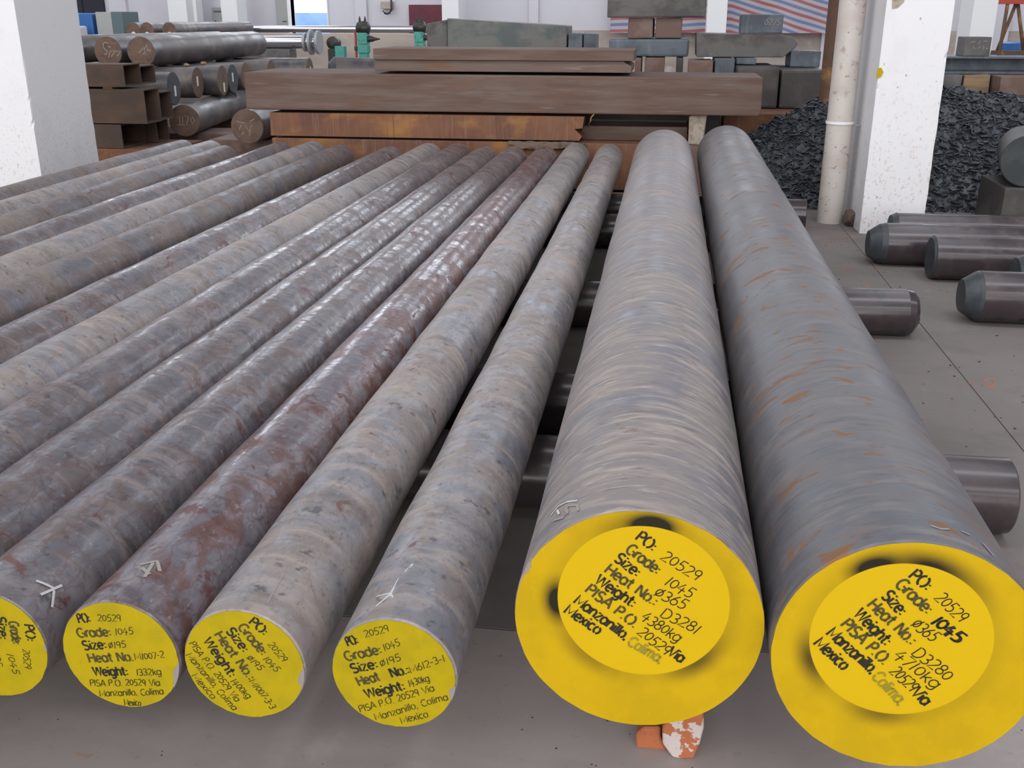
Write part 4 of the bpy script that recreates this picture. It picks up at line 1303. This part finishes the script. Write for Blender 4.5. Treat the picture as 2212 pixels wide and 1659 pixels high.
# ================================================================== FAR BACKGROUND
lw = obj('low_wall', box_me(-8.6, -2.9, 18.0, 18.3, 0, .955, .01), 'dado_render')
tag(lw, 'low cream rendered wall behind the long polished shaft', 'low wall')
ps = obj('polished_shaft', lathe_me([(0, .05), (.01, .053), (4.0, .053), (4.01, .05)], 32), 'polished_steel', None, (-7.6, 17.0, 1.04), (0, 0, -R90))
tag(ps, 'long polished steel shaft lying level before the back wall', 'shaft')
for x in (-7.3, -3.75):
    block(x - .15, x + .15, 16.9, 17.1, 0, .986, 'grey_block_steel', 'grey stand under the %s end of the long polished shaft' % ('left' if x < -5 else 'right'), 'stand', None, 'shaft_stand', .006, int(-x * 3))
fs = empty('flanged_shaft', (-6.5, 15.0, .88), (0, 0, -R90))
tag(fs, 'shiny steel shaft ending in grey flange discs behind the crosswise bars', 'shaft')
obj('shaft_body', lathe_me([(0, .09), (1.35, .09)], 32), 'polished_steel', fs)
for y, r in ((1.20, .13), (1.29, .175), (1.40, .165)):
    obj('flange', lathe_me([(y - .018, r), (y + .018, r)], 40), 'flange_grey', fs)
block(-6.4, -5.5, 14.85, 15.15, 0, .788, 'grey_block_steel', 'grey block under the flanged shaft', seed=70)

def machine(x, y, label, lever, seed):
    r = empty('valve_machine', (x, y, 0))
    tag(r, label, 'machine', 'green machine posts')
    obj('pedestal', box_me(-.05, .05, -.06, .06, 0, .80, .006), 'teal_machine', r)
    obj('gear_case', box_me(-.062, .062, -.08, .08, .80, .90, .01), 'teal_machine', r)
    obj('gear_case', box_me(-.062, .062, -.08, .08, .905, 1.045, .012), 'teal_machine', r)
    obj('motor_head', lathe_me([(-.09, .03), (-.07, .07), (0, .085), (.07, .07), (.09, .03)], 24), 'dark_machine', r, (0, 0, 1.10), (0, 0, R90))
    for s in (-.04, .03):
        obj('eye_bolt', lathe_me([(0, .016), (.04, .014), (.075, .004)], 12), 'dark_machine', r, (s, 0, 1.165), (R90, 0, 0))
    obj('nozzle', lathe_me([(0, .04), (.07, .035), (.10, .022), (.17, .006)], 16), 'dark_machine', r, (.05, -.02, .97), (0, 0, -R90))
    if lever:
        obj('lever', box_me(-.115, -.095, -.02, .02, .62, 1.07, .003), 'red_paint', r)
        obj('lever_bracket', box_me(-.10, -.05, -.015, .015, .95, .98, .003), 'red_paint', r)
        obj('coupling', box_me(-.12, -.06, -.03, .03, .83, .88, .005), 'dark_machine', r)
    return r
machine(-3.827, 13.0, 'green machine post with dark domed head and red lever before the back wall', True, 1)
machine(-3.337, 14.0, 'green machine post with dark domed head, left of the green-grey block', False, 2)
m3 = empty('control_box', (-4.14, 13.0, 0))
tag(m3, 'pale green control box with dark domed motor left of the red lever', 'machine')
obj('box_body', box_me(-.055, .065, -.06, .06, 0, .885, .006), 'teal_machine', m3)
obj('motor', lathe_me([(-.08, .03), (-.06, .08), (.03, .085), (.06, .05)], 20), 'dark_machine', m3, (-.085, .02, .92))
obj('motor_stand', box_me(-.15, -.06, -.05, .08, 0, .85, .004), 'dark_machine', m3)

cb = empty('wall_cabinet', (-9.56, 21.75, 1.08))
tag(cb, 'grey wall cabinet between two far white columns', 'cabinet')
obj('cabinet_body', box_me(-.17, .17, 0, .24, 0, .34, .006), 'grey_metal', cb)
obj('nameplate_strip', box_me(-.13, .13, -.006, 0, .24, .275, .001), 'blue_grey_steel', cb)
obj('handle', box_me(-.11, -.09, -.012, 0, .05, .08, .002), 'dark_machine', cb)
cb = empty('wall_box', (-9.82, 20.9, 1.13))
tag(cb, 'narrow white wall box with a dark edge beside the far left column', 'box')
obj('box_body', box_me(0, .14, 0, .3, 0, .6, .004), 'white_paint', cb)
obj('box_edge', box_me(-.03, -.002, -.01, .3, 0, .6, .002), 'dark_machine', cb)
mb = obj('maroon_board', box_me(-5.43, -4.6, 21.85, 21.97, 0, 1.468, .004), 'maroon_board')
tag(mb, 'maroon board leaning flat on the back wall beside the far column', 'board')
hk = empty('hose_reel_box', (-5.9, 21.8, 1.39))
tag(hk, 'small cream wall box with a hanging black hose', 'box')
obj('box_body', box_me(-.12, .12, 0, .2, 0, .14, .005), 'dado_render', hk)
obj('hose', tube_me([(.12, -.02, .6)] + [(.02 + .10 * math.cos(a), -.02, .02 + .12 * math.sin(a)) for a in (0, -.5, -1.0, -1.57, -2.1, -2.6)], .02, 10), 'dark_machine', hk)
o = obj('blue_bin', box_me(-9.4, -8.62, 15.0, 15.6, 0, 1.285, .02), 'blue_plastic')
tag(o, 'tall blue bin seen just right of the left column', 'bin')
cg = empty('metal_cabinet', (-8.35, 15.0, 0))
tag(cg, 'grey and dark green metal cabinet behind the far bars at left', 'cabinet')
obj('cabinet_body', box_me(-.21, .04, 0, .5, 0, 1.30, .006), 'grey_metal', cg)
obj('cabinet_side', box_me(.042, .215, 0, .5, 0, 1.305, .006), 'green_metal', cg)
o = obj('plastic_tub', box_me(-8.9, -8.6, 14.5, 14.8, 0, 1.105, .03), 'wall_paint')
tag(o, 'pale lilac plastic tub in front of the blue bin', 'tub')
